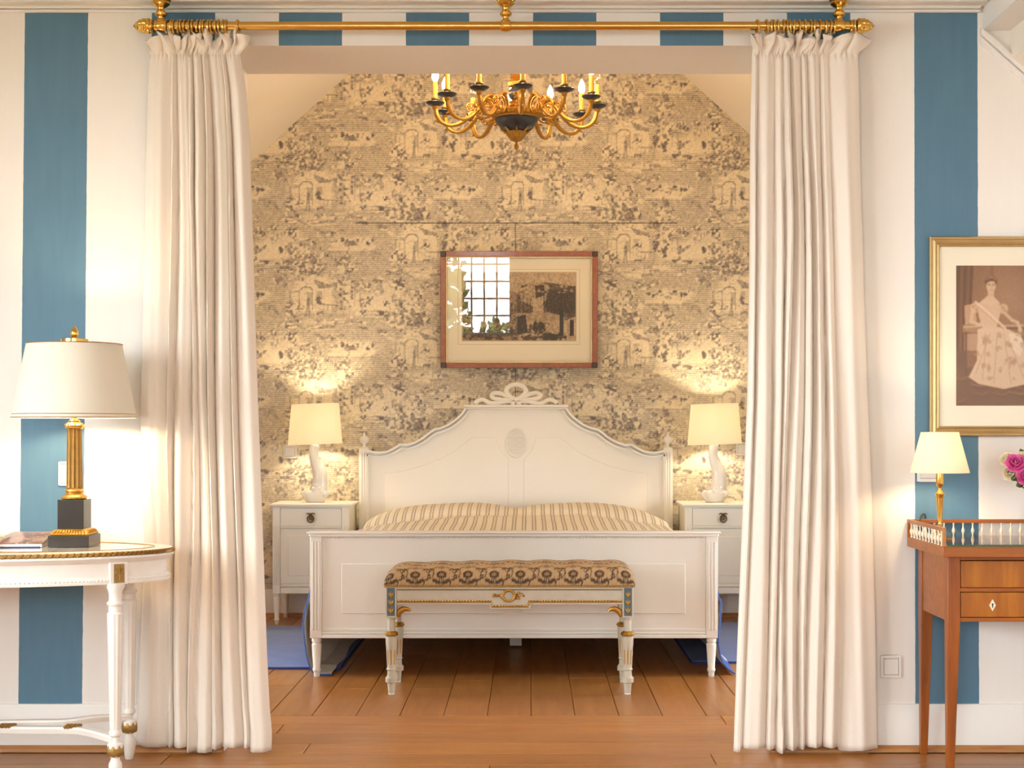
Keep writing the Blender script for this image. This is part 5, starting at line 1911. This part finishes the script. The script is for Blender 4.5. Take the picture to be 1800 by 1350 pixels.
for i in range(n_n):
    nl.ball((-cw + 0.008 + (2 * cw - 0.016) * i / (n_n - 1), -0.007, cz0 + 0.003), 0.0042, 0.003, 0.0042, 6, 4)
nl.build('nail_trim', M['old_gilt'], bench)

# ================================================================== CONSOLE TABLE ON THE LEFT
TX, TY, TA_, TB_ = -2.0, 5.045, 0.81, 0.352
tab = thing('console_table', 'oval white console table with gilded rope edge against the striped wall', 'table', (TX, TY, 0))


def oval(prof, seg=120):
    """loops of an oval grown by off at height z, joined"""
    P = []
    for off, z in prof:
        P.append([((TA_ + off) * math.cos(2 * PI * k / seg), (TB_ + off) * math.sin(2 * PI * k / seg), z) for k in range(seg)])
    return MB().grid(P, closed_u=True)


TT = 0.759
o_ = oval([(-0.35, TT - 0.010), (-0.03, TT - 0.012), (-0.012, TT - 0.014), (-0.012, TT), (-0.10, TT), (-0.34, TT)])
o_.build('top', M['table_white'], tab)
ins = oval([(-0.072, TT + 0.0004), (-0.20, TT + 0.0009), (-0.34, TT + 0.001)])
seg_ = 120
ins.add([((TA_ - 0.34) * math.cos(2 * PI * k / seg_), (TB_ - 0.34) * math.sin(2 * PI * k / seg_), TT + 0.001) for k in range(seg_)], [tuple(range(seg_))])
ins.build('marble_inset', paint('polished_pale_marble', (0.80, 0.76, 0.70), 0.06, 0.05, 4.0, 0, 0, 0.6), tab)
gl_ = MB()
gl_.tube([((TA_ - 0.07) * math.cos(2 * PI * k / 120), (TB_ - 0.07) * math.sin(2 * PI * k / 120), TT + 0.0006) for k in range(120)], 0.0018, 6, closed=True, up=(0, 0, 1))
gl_.build('gilt_line', M['gilt'], tab)
rope = MB()
nR = 190
per_ = []
for k in range(nR):
    a = 2 * PI * k / nR
    p0 = Vector(((TA_ - 0.008) * math.cos(a), (TB_ - 0.008) * math.sin(a), TT - 0.008))
    tg = Vector((-(TA_) * math.sin(a), TB_ * math.cos(a), 0)).normalized()
    dd = tg * 0.009 + Vector((0, 0, 0.006))
    rope.tube([p0 - dd, p0, p0 + dd], [0.0025, 0.0055, 0.0025], 6)
rope.build('rope_edge', M['column_gilt'], tab)
rope2 = oval([(-0.012, TT - 0.015), (-0.007, TT - 0.012), (-0.007, TT - 0.003), (-0.012, TT - 0.001)])
rope2.build('rope_bed', M['old_gilt'], tab)
oval([(-0.03, TT - 0.014), (-0.008, TT - 0.015), (-0.006, TT - 0.022), (-0.014, TT - 0.028), (-0.018, TT - 0.034), (-0.026, TT - 0.038), (-0.028, TT - 0.044), (-0.028, TT - 0.082), (-0.024, TT - 0.085), (-0.020, TT - 0.092), (-0.018, TT - 0.100), (-0.020, TT - 0.106), (-0.045, TT - 0.106), (-0.05, TT - 0.02)]).build('apron', M['table_white'], tab)
bdm = MB()
for k in range(320):
    a = 2 * PI * k / 320
    bdm.ball(((TA_ - 0.0195) * math.cos(a), (TB_ - 0.0195) * math.sin(a), TT - 0.0935), 0.0032, seg=5, rings=4)
bdm.build('bead_moulding', M['table_white'], tab)
AB = TT - 0.106
legs_xy = [(0.657, -0.170), (0.600, 0.215), (-0.657, -0.170), (-0.600, 0.215)]
tl = [(0.012, 0.0), (0.015, 0.004), (0.0185, 0.030), (0.022, 0.052), (0.021, 0.070), (0.015, 0.082), (0.014, 0.090), (0.024, 0.096), (0.026, 0.126), (0.024, 0.135), (0.014, 0.140), (0.013, 0.155), (0.020, 0.162), (0.021, 0.172), (0.016, 0.180), (0.018, 0.188), (0.0255, 0.540), (0.026, 0.556), (0.021, 0.562), (0.0215, 0.580), (0.027, 0.586), (0.0275, 0.592), (0.021, 0.598), (0.020, 0.618), (0.024, 0.632), (0.030, 0.642), (0.031, AB + 0.002)]
for (lx, ly) in legs_xy:
    lg = MB().lathe(tl, c=(lx, ly, 0), seg=60, mod=lambda a, z: 1 - 0.10 * (0.5 + 0.5 * math.cos(10 * a)) if 0.187 < z < 0.541 else 1).build('leg', M['table_white'], tab)
    MB().lathe([(0.0235, 0.094), (0.0270, 0.098), (0.0285, 0.112), (0.0270, 0.128), (0.0235, 0.132)], c=(lx, ly, 0), seg=8).build('gilt_cuff', M['old_gilt'], lg)
    an = math.atan2(ly / TB_ ** 2, lx / TA_ ** 2)
    # block on the apron, facing outwards
    t_par = math.atan2(ly / TB_, (lx - math.copysign(0.030, lx)) / TA_)
    ex_, ey_ = (TA_ - 0.022) * math.cos(t_par), (TB_ - 0.022) * math.sin(t_par)
    Mx = Matrix.Translation((ex_, ey_, 0)) @ Matrix.Rotation(an, 4, 'Z')
    MB().box(-0.03, -0.030, AB - 0.002, 0.005, 0.030, TT - 0.036).move(Mx).build('corner_block', M['table_white'], tab, bevel=0.002)
    ros = MB().box(0.004, -0.017, AB + 0.004, 0.0075, 0.017, TT - 0.041)
    for q in range(8):
        a = 2 * PI * q / 8
        zc = (AB + TT - 0.037) / 2
        ros.tube([(0.0085, 0, zc), (0.010, 0.013 * math.cos(a), zc + 0.022 * math.sin(a))], [0.003, 0.0012], 5)
    ros.move(Mx).build('gilt_plaque', M['old_gilt'], tab)
# curved stretchers meeting in the middle
for (lx, ly) in legs_xy:
    s = 1 if lx > 0 else -1
    my = 0.02
    pts = [(lx, ly, 0.148), (lx - s * 0.10, ly * 0.62 + my * 0.4, 0.156), (lx - s * 0.18, ly * 0.34 + my * 0.6, 0.154), (s * 0.32, ly * 0.30 + my, 0.152), (s * 0.18, ly * 0.22 + my, 0.152), (0, my, 0.152)]
    S = smooth_path(pts, 6)
    m = MB()
    R = []
    for i, p in enumerate(S):
        a, b = Vector(S[max(i - 1, 0)]), Vector(S[min(i + 1, len(S) - 1)])
        d_ = (b - a)
        d_.z = 0
        d_.normalize()
        n_ = Vector((-d_.y, d_.x, 0)) * 0.013
        P = Vector(p)
        up = Vector((0, 0, 0.011))
        R.append([tuple(P + n_ - up), tuple(P + n_ * 1.25 + up * 0.4), tuple(P + n_ + up), tuple(P - n_ + up), tuple(P - n_ * 1.25 + up * 0.4), tuple(P - n_ - up)])
    m.grid(R, closed_u=True)
    so = m.build('stretcher', M['table_white'], tab)
    if ly < 0:
        for q in (0.43, 0.70):
            P = Vector(S[int(q * (len(S) - 1))])
            g = MB()
            for e in range(4):
                g.tube([(P.x - 0.018 + e * 0.011, P.y - 0.018, P.z + 0.010), (P.x - 0.012 + e * 0.011, P.y, P.z + 0.016), (P.x - 0.006 + e * 0.011, P.y + 0.018, P.z + 0.012)], 0.005, 6)
            g.build('gilt_band', M['old_gilt'], so)
MB().ball((0, 0.02, 0.165), 0.045, 0.045, 0.03, 16, 8).build('stretcher_boss', M['table_white'], tab)

# ------------------------------------------------------------------ column lamp
LX, LY, LZ = -1.537, 5.078, 0.7605
lamp = thing('table_lamp', 'column lamp with gilt fluted shaft and parchment shade on the console table', 'lamp', (LX, LY, LZ))
k_ = LY / FPX
lz = lambda p: pZ(p, LY) - LZ
MB().box(-0.0685, -0.0685, 0.0, 0.0685, 0.0685, 0.038).build('plinth', M['dark_stone'], lamp, bevel=0.001)
cv = MB()
P = []
for (h, z) in ((0.062, 0.038), (0.064, 0.043), (0.060, 0.047), (0.050, 0.056), (0.044, 0.060)):
    P.append([(-h, -h, z), (h, -h, z), (h, h, z), (-h, h, z)])
cv.grid(P, closed_u=True)
for s in range(4):
    for q in range(11):
        u = -0.052 + 0.0104 * q
        M_ = Matrix.Rotation(s * PI / 2, 4, 'Z')
        p0, p1 = M_ @ Vector((u, -0.0615, 0.045)), M_ @ Vector((u * 0.86, -0.051, 0.056))
        cv.tube([p0, (p0 + p1) / 2 + Vector((0, 0, 0.001)), p1], [0.003, 0.0042, 0.002], 6)
cv.build('gilt_leaf_moulding', M['gilt'], lamp)
MB().box(-0.044, -0.044, 0.060, 0.044, 0.044, 0.158).build('pedestal', M['dark_stone'], lamp, bevel=0.001)
MB().lathe([(0.036, 0.158), (0.041, 0.161), (0.042, 0.167), (0.036, 0.172), (0.029, 0.176), (0.027, 0.181), (0.031, 0.185), (0.031, 0.191), (0.027, 0.194)], seg=48, mod=lambda a, z: 1 + 0.03 * math.cos(20 * a) if z < 0.170 else 1).build('gilt_base_ring', M['gilt'], lamp)
zc0, zc1 = 0.194, lz(754)
MB().lathe([(0.0275, zc0), (0.0275, zc0 + 0.004), (0.0272, zc0 + 0.01), (0.0245, zc1 - 0.006), (0.024, zc1)], seg=112, mod=lambda a, z: 1 - 0.11 * abs(math.sin(7 * a)) ** 0.6 if zc0 + 0.003 < z < zc1 - 0.001 else 1, cap=True).build('fluted_column', M['column_gilt'], lamp)
MB().lathe([(0.025, zc1), (0.030, zc1 + 0.003), (0.033, zc1 + 0.009), (0.032, zc1 + 0.015), (0.026, zc1 + 0.020), (0.018, zc1 + 0.024), (0.020, zc1 + 0.028), (0.010, zc1 + 0.034), (0.010, zc1 + 0.08)], seg=40, mod=lambda a, z: 1 + 0.04 * math.cos(14 * a) if zc1 + 0.002 < z < zc1 + 0.018 else 1).build('capital', M['brass'], lamp)
zb, ztp = lz(735), lz(605)
sh = drum('shade', lamp, 0.2045, 0.1565, zb, ztp, M['shade_card'], th=0.002, seg=96)
for (r0, zq) in ((0.2052, zb + 0.002), (0.2010, zb + 0.0135), (0.1572, ztp)):
    MB().torus((0, 0, zq), r0, 0.0017, axis='Z', seg=96, sub=6).build('gilt_trim', M['gilt'], sh)
MB().lathe([(0.0455, ztp + 0.005), (0.0455, ztp + 0.017), (0.010, ztp + 0.0175)], seg=40).build('heat_cap', M['brass'], lamp)
MB().lathe([(0.006, ztp + 0.017), (0.006, ztp + 0.021), (0.011, ztp + 0.026), (0.014, ztp + 0.035), (0.0125, ztp + 0.045), (0.007, ztp + 0.055), (0.001, ztp + 0.062)], seg=24, mod=lambda a, z: 1 + 0.07 * math.sin(5 * a + z * 300) * math.sin(5 * a - z * 300)).build('finial', M['brass'], lamp)
sp_o = MB()
for q in range(3):
    a = 2 * PI * q / 3 + 0.4
    sp_o.tube([(0, 0, ztp), (0.155 * math.cos(a), 0.155 * math.sin(a), ztp - 0.001)], 0.0018, 5)
sp_o.tube([(0, 0, zc1 + 0.08), (0, 0, ztp + 0.003)], 0.003, 6)
sp_o.build('shade_fitter', M['brass'], lamp)
for s in (-1, 1):
    MB().ball((s * 0.045, 0, zb + 0.075), 0.022, 0.022, 0.030).build('bulb', M['bulb_lit'], lamp)
    pt = point(lamp, zb + 0.072, P_TABLE / 2, r=0.028)
    pt.location.x = s * 0.045


# ------------------------------------------------------------------ magazines
def magazine(label, x, y_, z, rz, w_, h_, th, cover):
    m = thing('magazine', label, 'magazine', (x, y_, z), rz)
    n = 14
    prof = []
    for i in range(n + 1):
        v = i / n
        prof.append((-h_ / 2 + h_ * v, th * (0.32 + 0.68 * math.sin(PI / 2 * v) ** 0.9)))
    P = MB()
    sec = [(-h_ / 2, 0.0005)] + prof + [(h_ / 2, 0.0005)]
    k_ = len(sec)
    P.add([(-w_ / 2, p[0], p[1]) for p in sec] + [(w_ / 2, p[0], p[1]) for p in sec],
          [tuple(range(k_)), tuple(range(2 * k_ - 1, k_ - 1, -1))] + [(i, (i + 1) % k_, k_ + (i + 1) % k_, k_ + i) for i in range(k_)])
    P.build('pages', M['paper'], m)
    c = MB().grid([[(-w_ / 2 - 0.001, p[0], p[1] + 0.0008), (w_ / 2 + 0.001, p[0], p[1] + 0.0008)] for p in prof]).build('cover', cover, m)
    c.modifiers.new('card', 'SOLIDIFY').thickness = 0.0006
    MB().box(-w_ / 2, -h_ / 2 - 0.0014, 0.0002, w_ / 2 - 0.004, -h_ / 2 - 0.0006, 0.0035).build('back_cover', M['rug_edge'], m)
    return m


def cover_mat(name, a, b, c):
    k = NT(name)
    n1 = k.noise(14.0, 4, 0.6)
    n2 = k.noise(30.0, 3, 0.6)
    col = k.mix(k.val('GREATER_THAN', n1, 0.52), a, b)
    col = k.mix(k.val('MULTIPLY', k.val('GREATER_THAN', n2, 0.58), 0.8), col, c)
    k.set(col, 0.3, coat=0.3)
    return k.m


M['cover_a'] = cover_mat('magazine_photo_cover', (0.32, 0.14, 0.10), (0.55, 0.36, 0.26), (0.10, 0.06, 0.06))
M['cover_b'] = cover_mat('magazine_pale_cover', (0.66, 0.56, 0.46), (0.72, 0.66, 0.58), (0.45, 0.30, 0.22))
magazine('magazine with a reddish photo cover lying beside the column lamp', pX(44, 5.10), 5.13, 0.7605, 0.10, 0.150, 0.27, 0.036, M['cover_a'])
magazine('pale magazine cut off by the left edge of the photo on the console table', pX(-38, 5.0), 5.05, 0.7605, -0.02, 0.135, 0.28, 0.030, M['cover_b'])

# ================================================================== DESK ON THE RIGHT
KF, KB = 4.99, 5.368
dl, dr_ = pX(1666, KF), 2.24
DX = (dl + dr_) / 2
desk = thing('desk', 'mahogany writing desk with ivory baluster gallery and tapering legs', 'desk', (DX, KF, 0))
W2 = (dr_ - dl) / 2
kz = lambda p: pZ(p, KF)
ztop = kz(977)
zbot = kz(1093)
dep = KB - KF
LW = 0.042
for sx in (-1, 1):
    for yy_ in (0.0, dep - LW):
        xo, xi = sx * W2, sx * (W2 - LW)
        x0_, x1_ = min(xo, xi), max(xo, xi)
        m = MB().box(x0_, yy_, zbot, x1_, yy_ + LW, ztop)
        m.taper(x0_, yy_, x1_, yy_ + LW, 0.0, zbot, 0.56, 0.95 if sx > 0 else 0.05, 0.5)
        m.build('leg', M['mahogany'], desk, bevel=0.0015)
    xo = sx * (W2 - 0.004)
    MB().box(min(xo, xo - sx * 0.018), LW, zbot, max(xo, xo - sx * 0.018), dep - LW, ztop).build('side_panel', M['mahogany_h'], desk)
MB().box(-W2 + LW, dep - 0.02, zbot, W2 - LW, dep - 0.004, ztop).build('back_panel', M['mahogany_h'], desk)
for (a, b, c) in ((977, 984.6, 'top'), (1033.6, 1040.4, 'mid'), (1086, 1093, 'low')):
    MB().box(-W2 + LW, 0.001, kz(b), W2 - LW, 0.05, kz(a)).build('rail', M['mahogany_h'], desk, bevel=0.001)
for (a, b) in ((986.2, 1033.0), (1041.6, 1085.2)):
    dw = MB().box(-W2 + LW + 0.002, 0.0025, kz(b), W2 - LW - 0.002, 0.05, kz(a)).build('drawer', M['walnut'], desk, bevel=0.002)
    if a > 1000:
        ec = pX(1745, KF) - DX
        zc = kz(1064)
        MB().prism([(ec, zc - 0.020), (ec + 0.011, zc), (ec, zc + 0.020), (ec - 0.011, zc)], 0.0012, 0.004).build('escutcheon', M['ivory'], dw)
        MB().lathe([(0.0032, 0.0008), (0.0032, 0.003)], c=(ec, 0, zc + 0.003), axis='Y', seg=12).box(ec - 0.0016, 0.0008, zc - 0.008, ec + 0.0016, 0.003, zc + 0.003).build('keyhole', M['black'], dw)
ov = pX(1660, 4.93) - DX
sx0, sy0, sy1 = pX(1657.5, 4.93) - DX, 4.93 - KF, 5.398 - KF
zt1 = pZ(961, 4.93)
MB().box(sx0, sy0, ztop, -sx0, sy1, zt1).build('top', M['mahogany_h'], desk, bevel=0.002)
# gallery: rails, posts and ivory balusters
gz0, gz1 = zt1, 0.832
rt = 0.011
for sx in (-1, 1):
    xo = sx * -sx0 if False else (sx0 if sx < 0 else -sx0)
    x0_, x1_ = (xo, xo + rt) if sx < 0 else (xo - rt, xo)
    MB().box(x0_, sy0 + 0.012, gz1 - 0.013, x1_, sy1 - 0.012, gz1).build('gallery_rail', M['mahogany_h'], desk, bevel=0.001)
    MB().box(x0_ - (0 if sx < 0 else 0), sy0, gz0, x1_, sy0 + 0.012, gz1).build('gallery_post', M['oak_trim'], desk, bevel=0.001)
    MB().box(x0_, sy1 - 0.012, gz0, x1_, sy1, gz1).build('gallery_post', M['mahogany_h'], desk, bevel=0.001)
MB().box(sx0 + rt, sy1 - rt, gz1 - 0.013, -sx0 - rt, sy1, gz1).build('gallery_rail', M['mahogany_h'], desk, bevel=0.001)
bh = gz1 - 0.013 - gz0
bp = [(0.0032, 0.0), (0.0042, 0.001), (0.0042, 0.003), (0.0024, 0.005), (0.0036, 0.012), (0.0064, 0.020), (0.0055, 0.027), (0.0028, 0.034), (0.0024, bh - 0.006), (0.0042, bh - 0.004), (0.0036, bh)]
bme = MB().lathe(bp, seg=12).mesh('baluster')
bme.materials.append(M['ivory'])


def baluster(x_, y_):
    o = bpy.data.objects.new('baluster', bme)
    COL.objects.link(o)
    o.parent = desk
    o.location = (x_, y_, gz0)


n = int((-2 * sx0 - 0.05) / 0.0337)
for i in range(n + 1):
    baluster(sx0 + 0.028 + (-2 * sx0 - 0.056) * i / n, sy1 - rt / 2)
for i in range(11):
    yy_ = sy0 + 0.034 + (sy1 - sy0 - 0.075) * i / 10
    baluster(sx0 + rt / 2, yy_)
    baluster(-sx0 - rt / 2, yy_)
gp = thing('glass_top', 'clear glass sheet with green edge lying on the mahogany desk', 'glass sheet', (DX, KF, zt1 + 0.0003))
gx0, gy0, gy1 = sx0 + 0.016, sy0 + 0.004, sy1 - 0.016
MB().box(gx0, gy0 + 0.001, 0, -gx0, gy1, 0.0058).build('pane', M['glass'], gp, smooth=False)
MB().box(gx0, gy0, 0, -gx0, gy0 + 0.001, 0.006).build('edge', M['green_edge'], gp)

# ------------------------------------------------------------------ candlestick lamp
SXL, SYL, SZL = pX(1652, 5.2), 5.2, zt1 + 0.0064
sl = thing('table_lamp', 'small lit brass candlestick lamp on the desk', 'lamp', (SXL, SYL, SZL))
cz = lambda p: pZ(p, SYL) - SZL
ct = cz(834)
pr = [(0.040, 0.0), (0.041, 0.004), (0.034, 0.008), (0.020, 0.012), (0.014, 0.018), (0.0105, 0.024), (0.0125, 0.030), (0.0085, 0.036), (0.0075, 0.042), (0.0105, 0.046), (0.0080, 0.050), (0.0076, 0.056), (0.0122, cz(880)), (0.0135, cz(878)), (0.0130, cz(873)), (0.0155, cz(871)), (0.0160, cz(867)), (0.0110, cz(864)), (0.0060, cz(860)), (0.0060, cz(857)), (0.0120, cz(853)), (0.0135, cz(849)), (0.0132, ct - 0.004), (0.0132, ct + 0.03)]
MB().lathe(pr, seg=36).build('candlestick', M['brass'], sl)
drum('shade', sl, pX(1703, SYL) - SXL, pX(1684.5, SYL) - SXL, cz(831), cz(759.5), M['shade_glow'], seg=80)
ff = MB()
for q in range(3):
    a = 2 * PI * q / 3
    ff.tube([(0, 0, cz(772)), (0.063 * math.cos(a), 0.063 * math.sin(a), cz(761))], 0.0012, 5)
ff.tube([(0, 0, ct + 0.03), (0, 0, cz(772))], 0.0015, 5)
ff.build('shade_fitter', M['brass'], sl)
MB().ball((0, 0, cz(802)), 0.016, 0.016, 0.024).build('bulb', M['bulb_lit'], sl)
point(sl, cz(800), P_DESK, r=0.022)
MB().tube(smooth_path([(-0.030, 0.025, 0.003), (-0.045, 0.09, 0.004), (-0.035, 0.14, 0.02), (-0.022, 0.172, 0.062), (-0.008, 0.190, 0.074), (0.004, 0.204, 0.066), (0.008, 0.2065, 0.0)], 6), 0.0028, 6).build('cord', M['bronze'], sl)

# ------------------------------------------------------------------ vase of roses at the right edge
VXX, VYY = pX(1838, 5.2), 5.2
vz = zt1 + 0.0064
vase = thing('vase', 'small glass vase on the desk holding the roses at the right edge', 'vase', (VXX, VYY, vz))
MB().lathe([(0.030, 0.0), (0.032, 0.004), (0.030, 0.05), (0.026, 0.085), (0.031, 0.11), (0.029, 0.11), (0.024, 0.085), (0.028, 0.05), (0.029, 0.008), (0.001, 0.006)], seg=28, cap=False).build('body', M['porcelain'], vase)
fz_ = lambda p: pZ(p, 5.2) - vz


def petal(w_, h_, cup, curl, a, r, z, tilt):
    R = []
    for i in range(6):
        t = i / 5
        row = []
        for j in range(5):
            s = -1 + j / 2
            wd_ = w_ * math.sin(PI * (0.12 + 0.80 * t)) ** 0.7
            x_ = s * wd_
            y_ = r + cup * math.sin(t * 1.9) + curl * t ** 4 - 0.35 * abs(s) ** 2 * wd_
            row.append((x_, y_, z + h_ * t * (1 - 0.10 * s * s)))
        R.append(row)
    return [[tuple(Matrix.Rotation(a, 3, 'Z') @ (Matrix.Rotation(-tilt, 3, 'X') @ Vector(p))) for p in row] for row in R]


def rose(label, px_, py_, d, size, mat, lean):
    c = (pX(px_, d), d, pZ(py_, d))
    t = thing('rose', label, 'flower', c, group='roses in the vase')
    t.rotation_euler = (lean[0] + 0.35, lean[1], 0)
    spin = random.uniform(0, 6)
    rr = random.Random(int(px_ * 7 + py_))
    b = MB()
    for ringi, (n, w_, h_, cup, curl, r, tl_) in enumerate(((3, 0.40, 0.75, 0.10, -0.05, 0.05, 0.0), (4, 0.55, 0.85, 0.20, 0.02, 0.10, 0.12), (5, 0.65, 0.85, 0.34, 0.12, 0.12, 0.3), (6, 0.75, 0.80, 0.46, 0.22, 0.14, 0.55))):
        for k in range(n):
            a = spin + 2 * PI * (k + 0.37 * ringi) / n + rr.uniform(-0.15, 0.15)
            b.grid(petal(w_ * size, h_ * size, cup * size, curl * size, a, r * size, -0.4 * size, tl_ + rr.uniform(-0.05, 0.05)))
    pe = b.build('petals', mat, t, angle=80)
    pe.modifiers.new('thick', 'SOLIDIFY').thickness = 0.0006
    sp = MB()
    inv = t.rotation_euler.to_matrix().inverted()
    end = inv @ (Vector((VXX, VYY, vz + 0.10)) - Vector(c))
    sp.tube(smooth_path([(0, 0, -0.38 * size), tuple(end * 0.55 + Vector((0, 0, -0.010))), tuple(end)], 5), 0.0022, 6)
    sp.build('stem', M['leaf'], t)
    return t


rose('open pink rose hanging left over the desk', 1786, 813, 5.17, 0.043, M['rose_pink'], (0.7, -0.35))
rose('second pink rose cut off by the right photo edge', 1803, 838, 5.15, 0.038, M['rose_pink'], (0.9, -0.1))
rose('cream rose leftmost in the bouquet', 1769, 806, 5.22, 0.032, M['rose_cream'], (0.3, -0.9))
rose('cream rose below the pink rose', 1776, 832, 5.21, 0.034, M['rose_cream'], (0.9, -0.9))
rose('cream rose above right of the pink rose', 1806, 805, 5.2, 0.042, M['rose_cream'], (0.5, 0.2))
rose('pink rose right of the photo edge in the vase', 1842, 800, 5.2, 0.042, M['rose_pink'], (0.3, 0.2))
lf = MB()
for (px_, py_, d, ax_, ln_) in ((1793, 852, 5.2, 2.7, 0.034), (1784, 840, 5.2, 2.4, 0.036), (1800, 846, 5.16, 2.0, 0.036), (1797, 795, 5.25, 1.3, 0.03), (1808, 858, 5.2, 2.9, 0.03)):
    c = Vector((pX(px_, d), d, pZ(py_, d)))
    dv = Vector((math.cos(ax_), -0.25, -abs(math.sin(ax_)) * 0.55)).normalized()
    sd_ = dv.cross(Vector((0.2, -1, 0.4))).normalized()
    R = []
    for i in range(7):
        t = i / 6
        w_ = 0.011 * math.sin(PI * t) ** 0.8
        p = c - dv * ln_ * 0.5 + dv * ln_ * t
        bend = Vector((0, -0.004, 0.004)) * math.sin(PI * t)
        R.append([tuple(p - sd_ * w_ - Vector((VXX, VYY, vz))), tuple(p + bend - Vector((VXX, VYY, vz))), tuple(p + sd_ * w_ - Vector((VXX, VYY, vz)))])
    lf.grid(R)
    lf.tube([R[0][1], (0, 0, 0.10)], 0.0014, 5)
lo = lf.build('rose_leaves', M['leaf'], vase, angle=80)
lo.modifiers.new('thick', 'SOLIDIFY').thickness = 0.0005

# ================================================================== GARDEN OUTSIDE THE WINDOWS (seen in the picture glass)
g = MB().box(-30, -40, -3.2, 30, 30, -3.0).build('lawn', M['lawn'])
g['kind'] = 'structure'


def tree(label, x, y_, base, top, r, n, seed):
    rr = random.Random(seed)
    t = thing('garden_tree', label, 'tree', (x, y_, -3.0), group='trees outside the window')
    H = top + 3.0
    tr = MB().tube([(0, 0, 0), (0.05, 0, H * 0.4), (0, 0.05, H * 0.85)], [0.16, 0.11, 0.04], 8)
    tr.build('trunk', M['bark'], t)
    c = MB()
    vs_, fs = [], []
    for i in range(n):
        while True:
            p = Vector((rr.uniform(-1, 1), rr.uniform(-1, 1), rr.uniform(-1, 1)))
            if 0.35 < p.length < 1:
                break
        zc = (base + top) / 2 + 3.0
        p = Vector((p.x * r, p.y * r, zc + p.z * (top - base) / 2))
        s = rr.uniform(0.07, 0.15)
        a = Vector((rr.uniform(-1, 1), rr.uniform(-1, 1), rr.uniform(-1, 1))).normalized() * s
        b = a.cross(Vector((rr.uniform(-1, 1), rr.uniform(-1, 1), rr.uniform(-1, 1)))).normalized() * s * 0.6
        k = len(vs_)
        vs_ += [p - a, p + b, p + a, p - b]
        fs.append((k, k + 1, k + 2, k + 3))
    c.add(vs_, fs)
    cr = bpy.data.objects.new('crown', bpy.data.meshes.new('crown'))
    cr.data.from_pydata([tuple(v) for v in c.v], [], c.f)
    cr.data.materials.append(M['tree_leaf'])
    cr['kind'] = 'stuff'
    COL.objects.link(cr)
    cr.parent = t


tree('tall green tree mirrored at the left of the picture glass over the bed', -1.78, -8.2, -1.2, 3.0, 0.78, 1300, 1)
tree('low leafy tree mirrored at the bottom of the picture glass over the bed', -0.60, -10.2, -2.2, 1.05, 0.9, 1300, 2)
tree('rounded tree mirrored low at the right of the window reflection', 0.75, -12.3, -2.2, 1.35, 0.9, 900, 3)
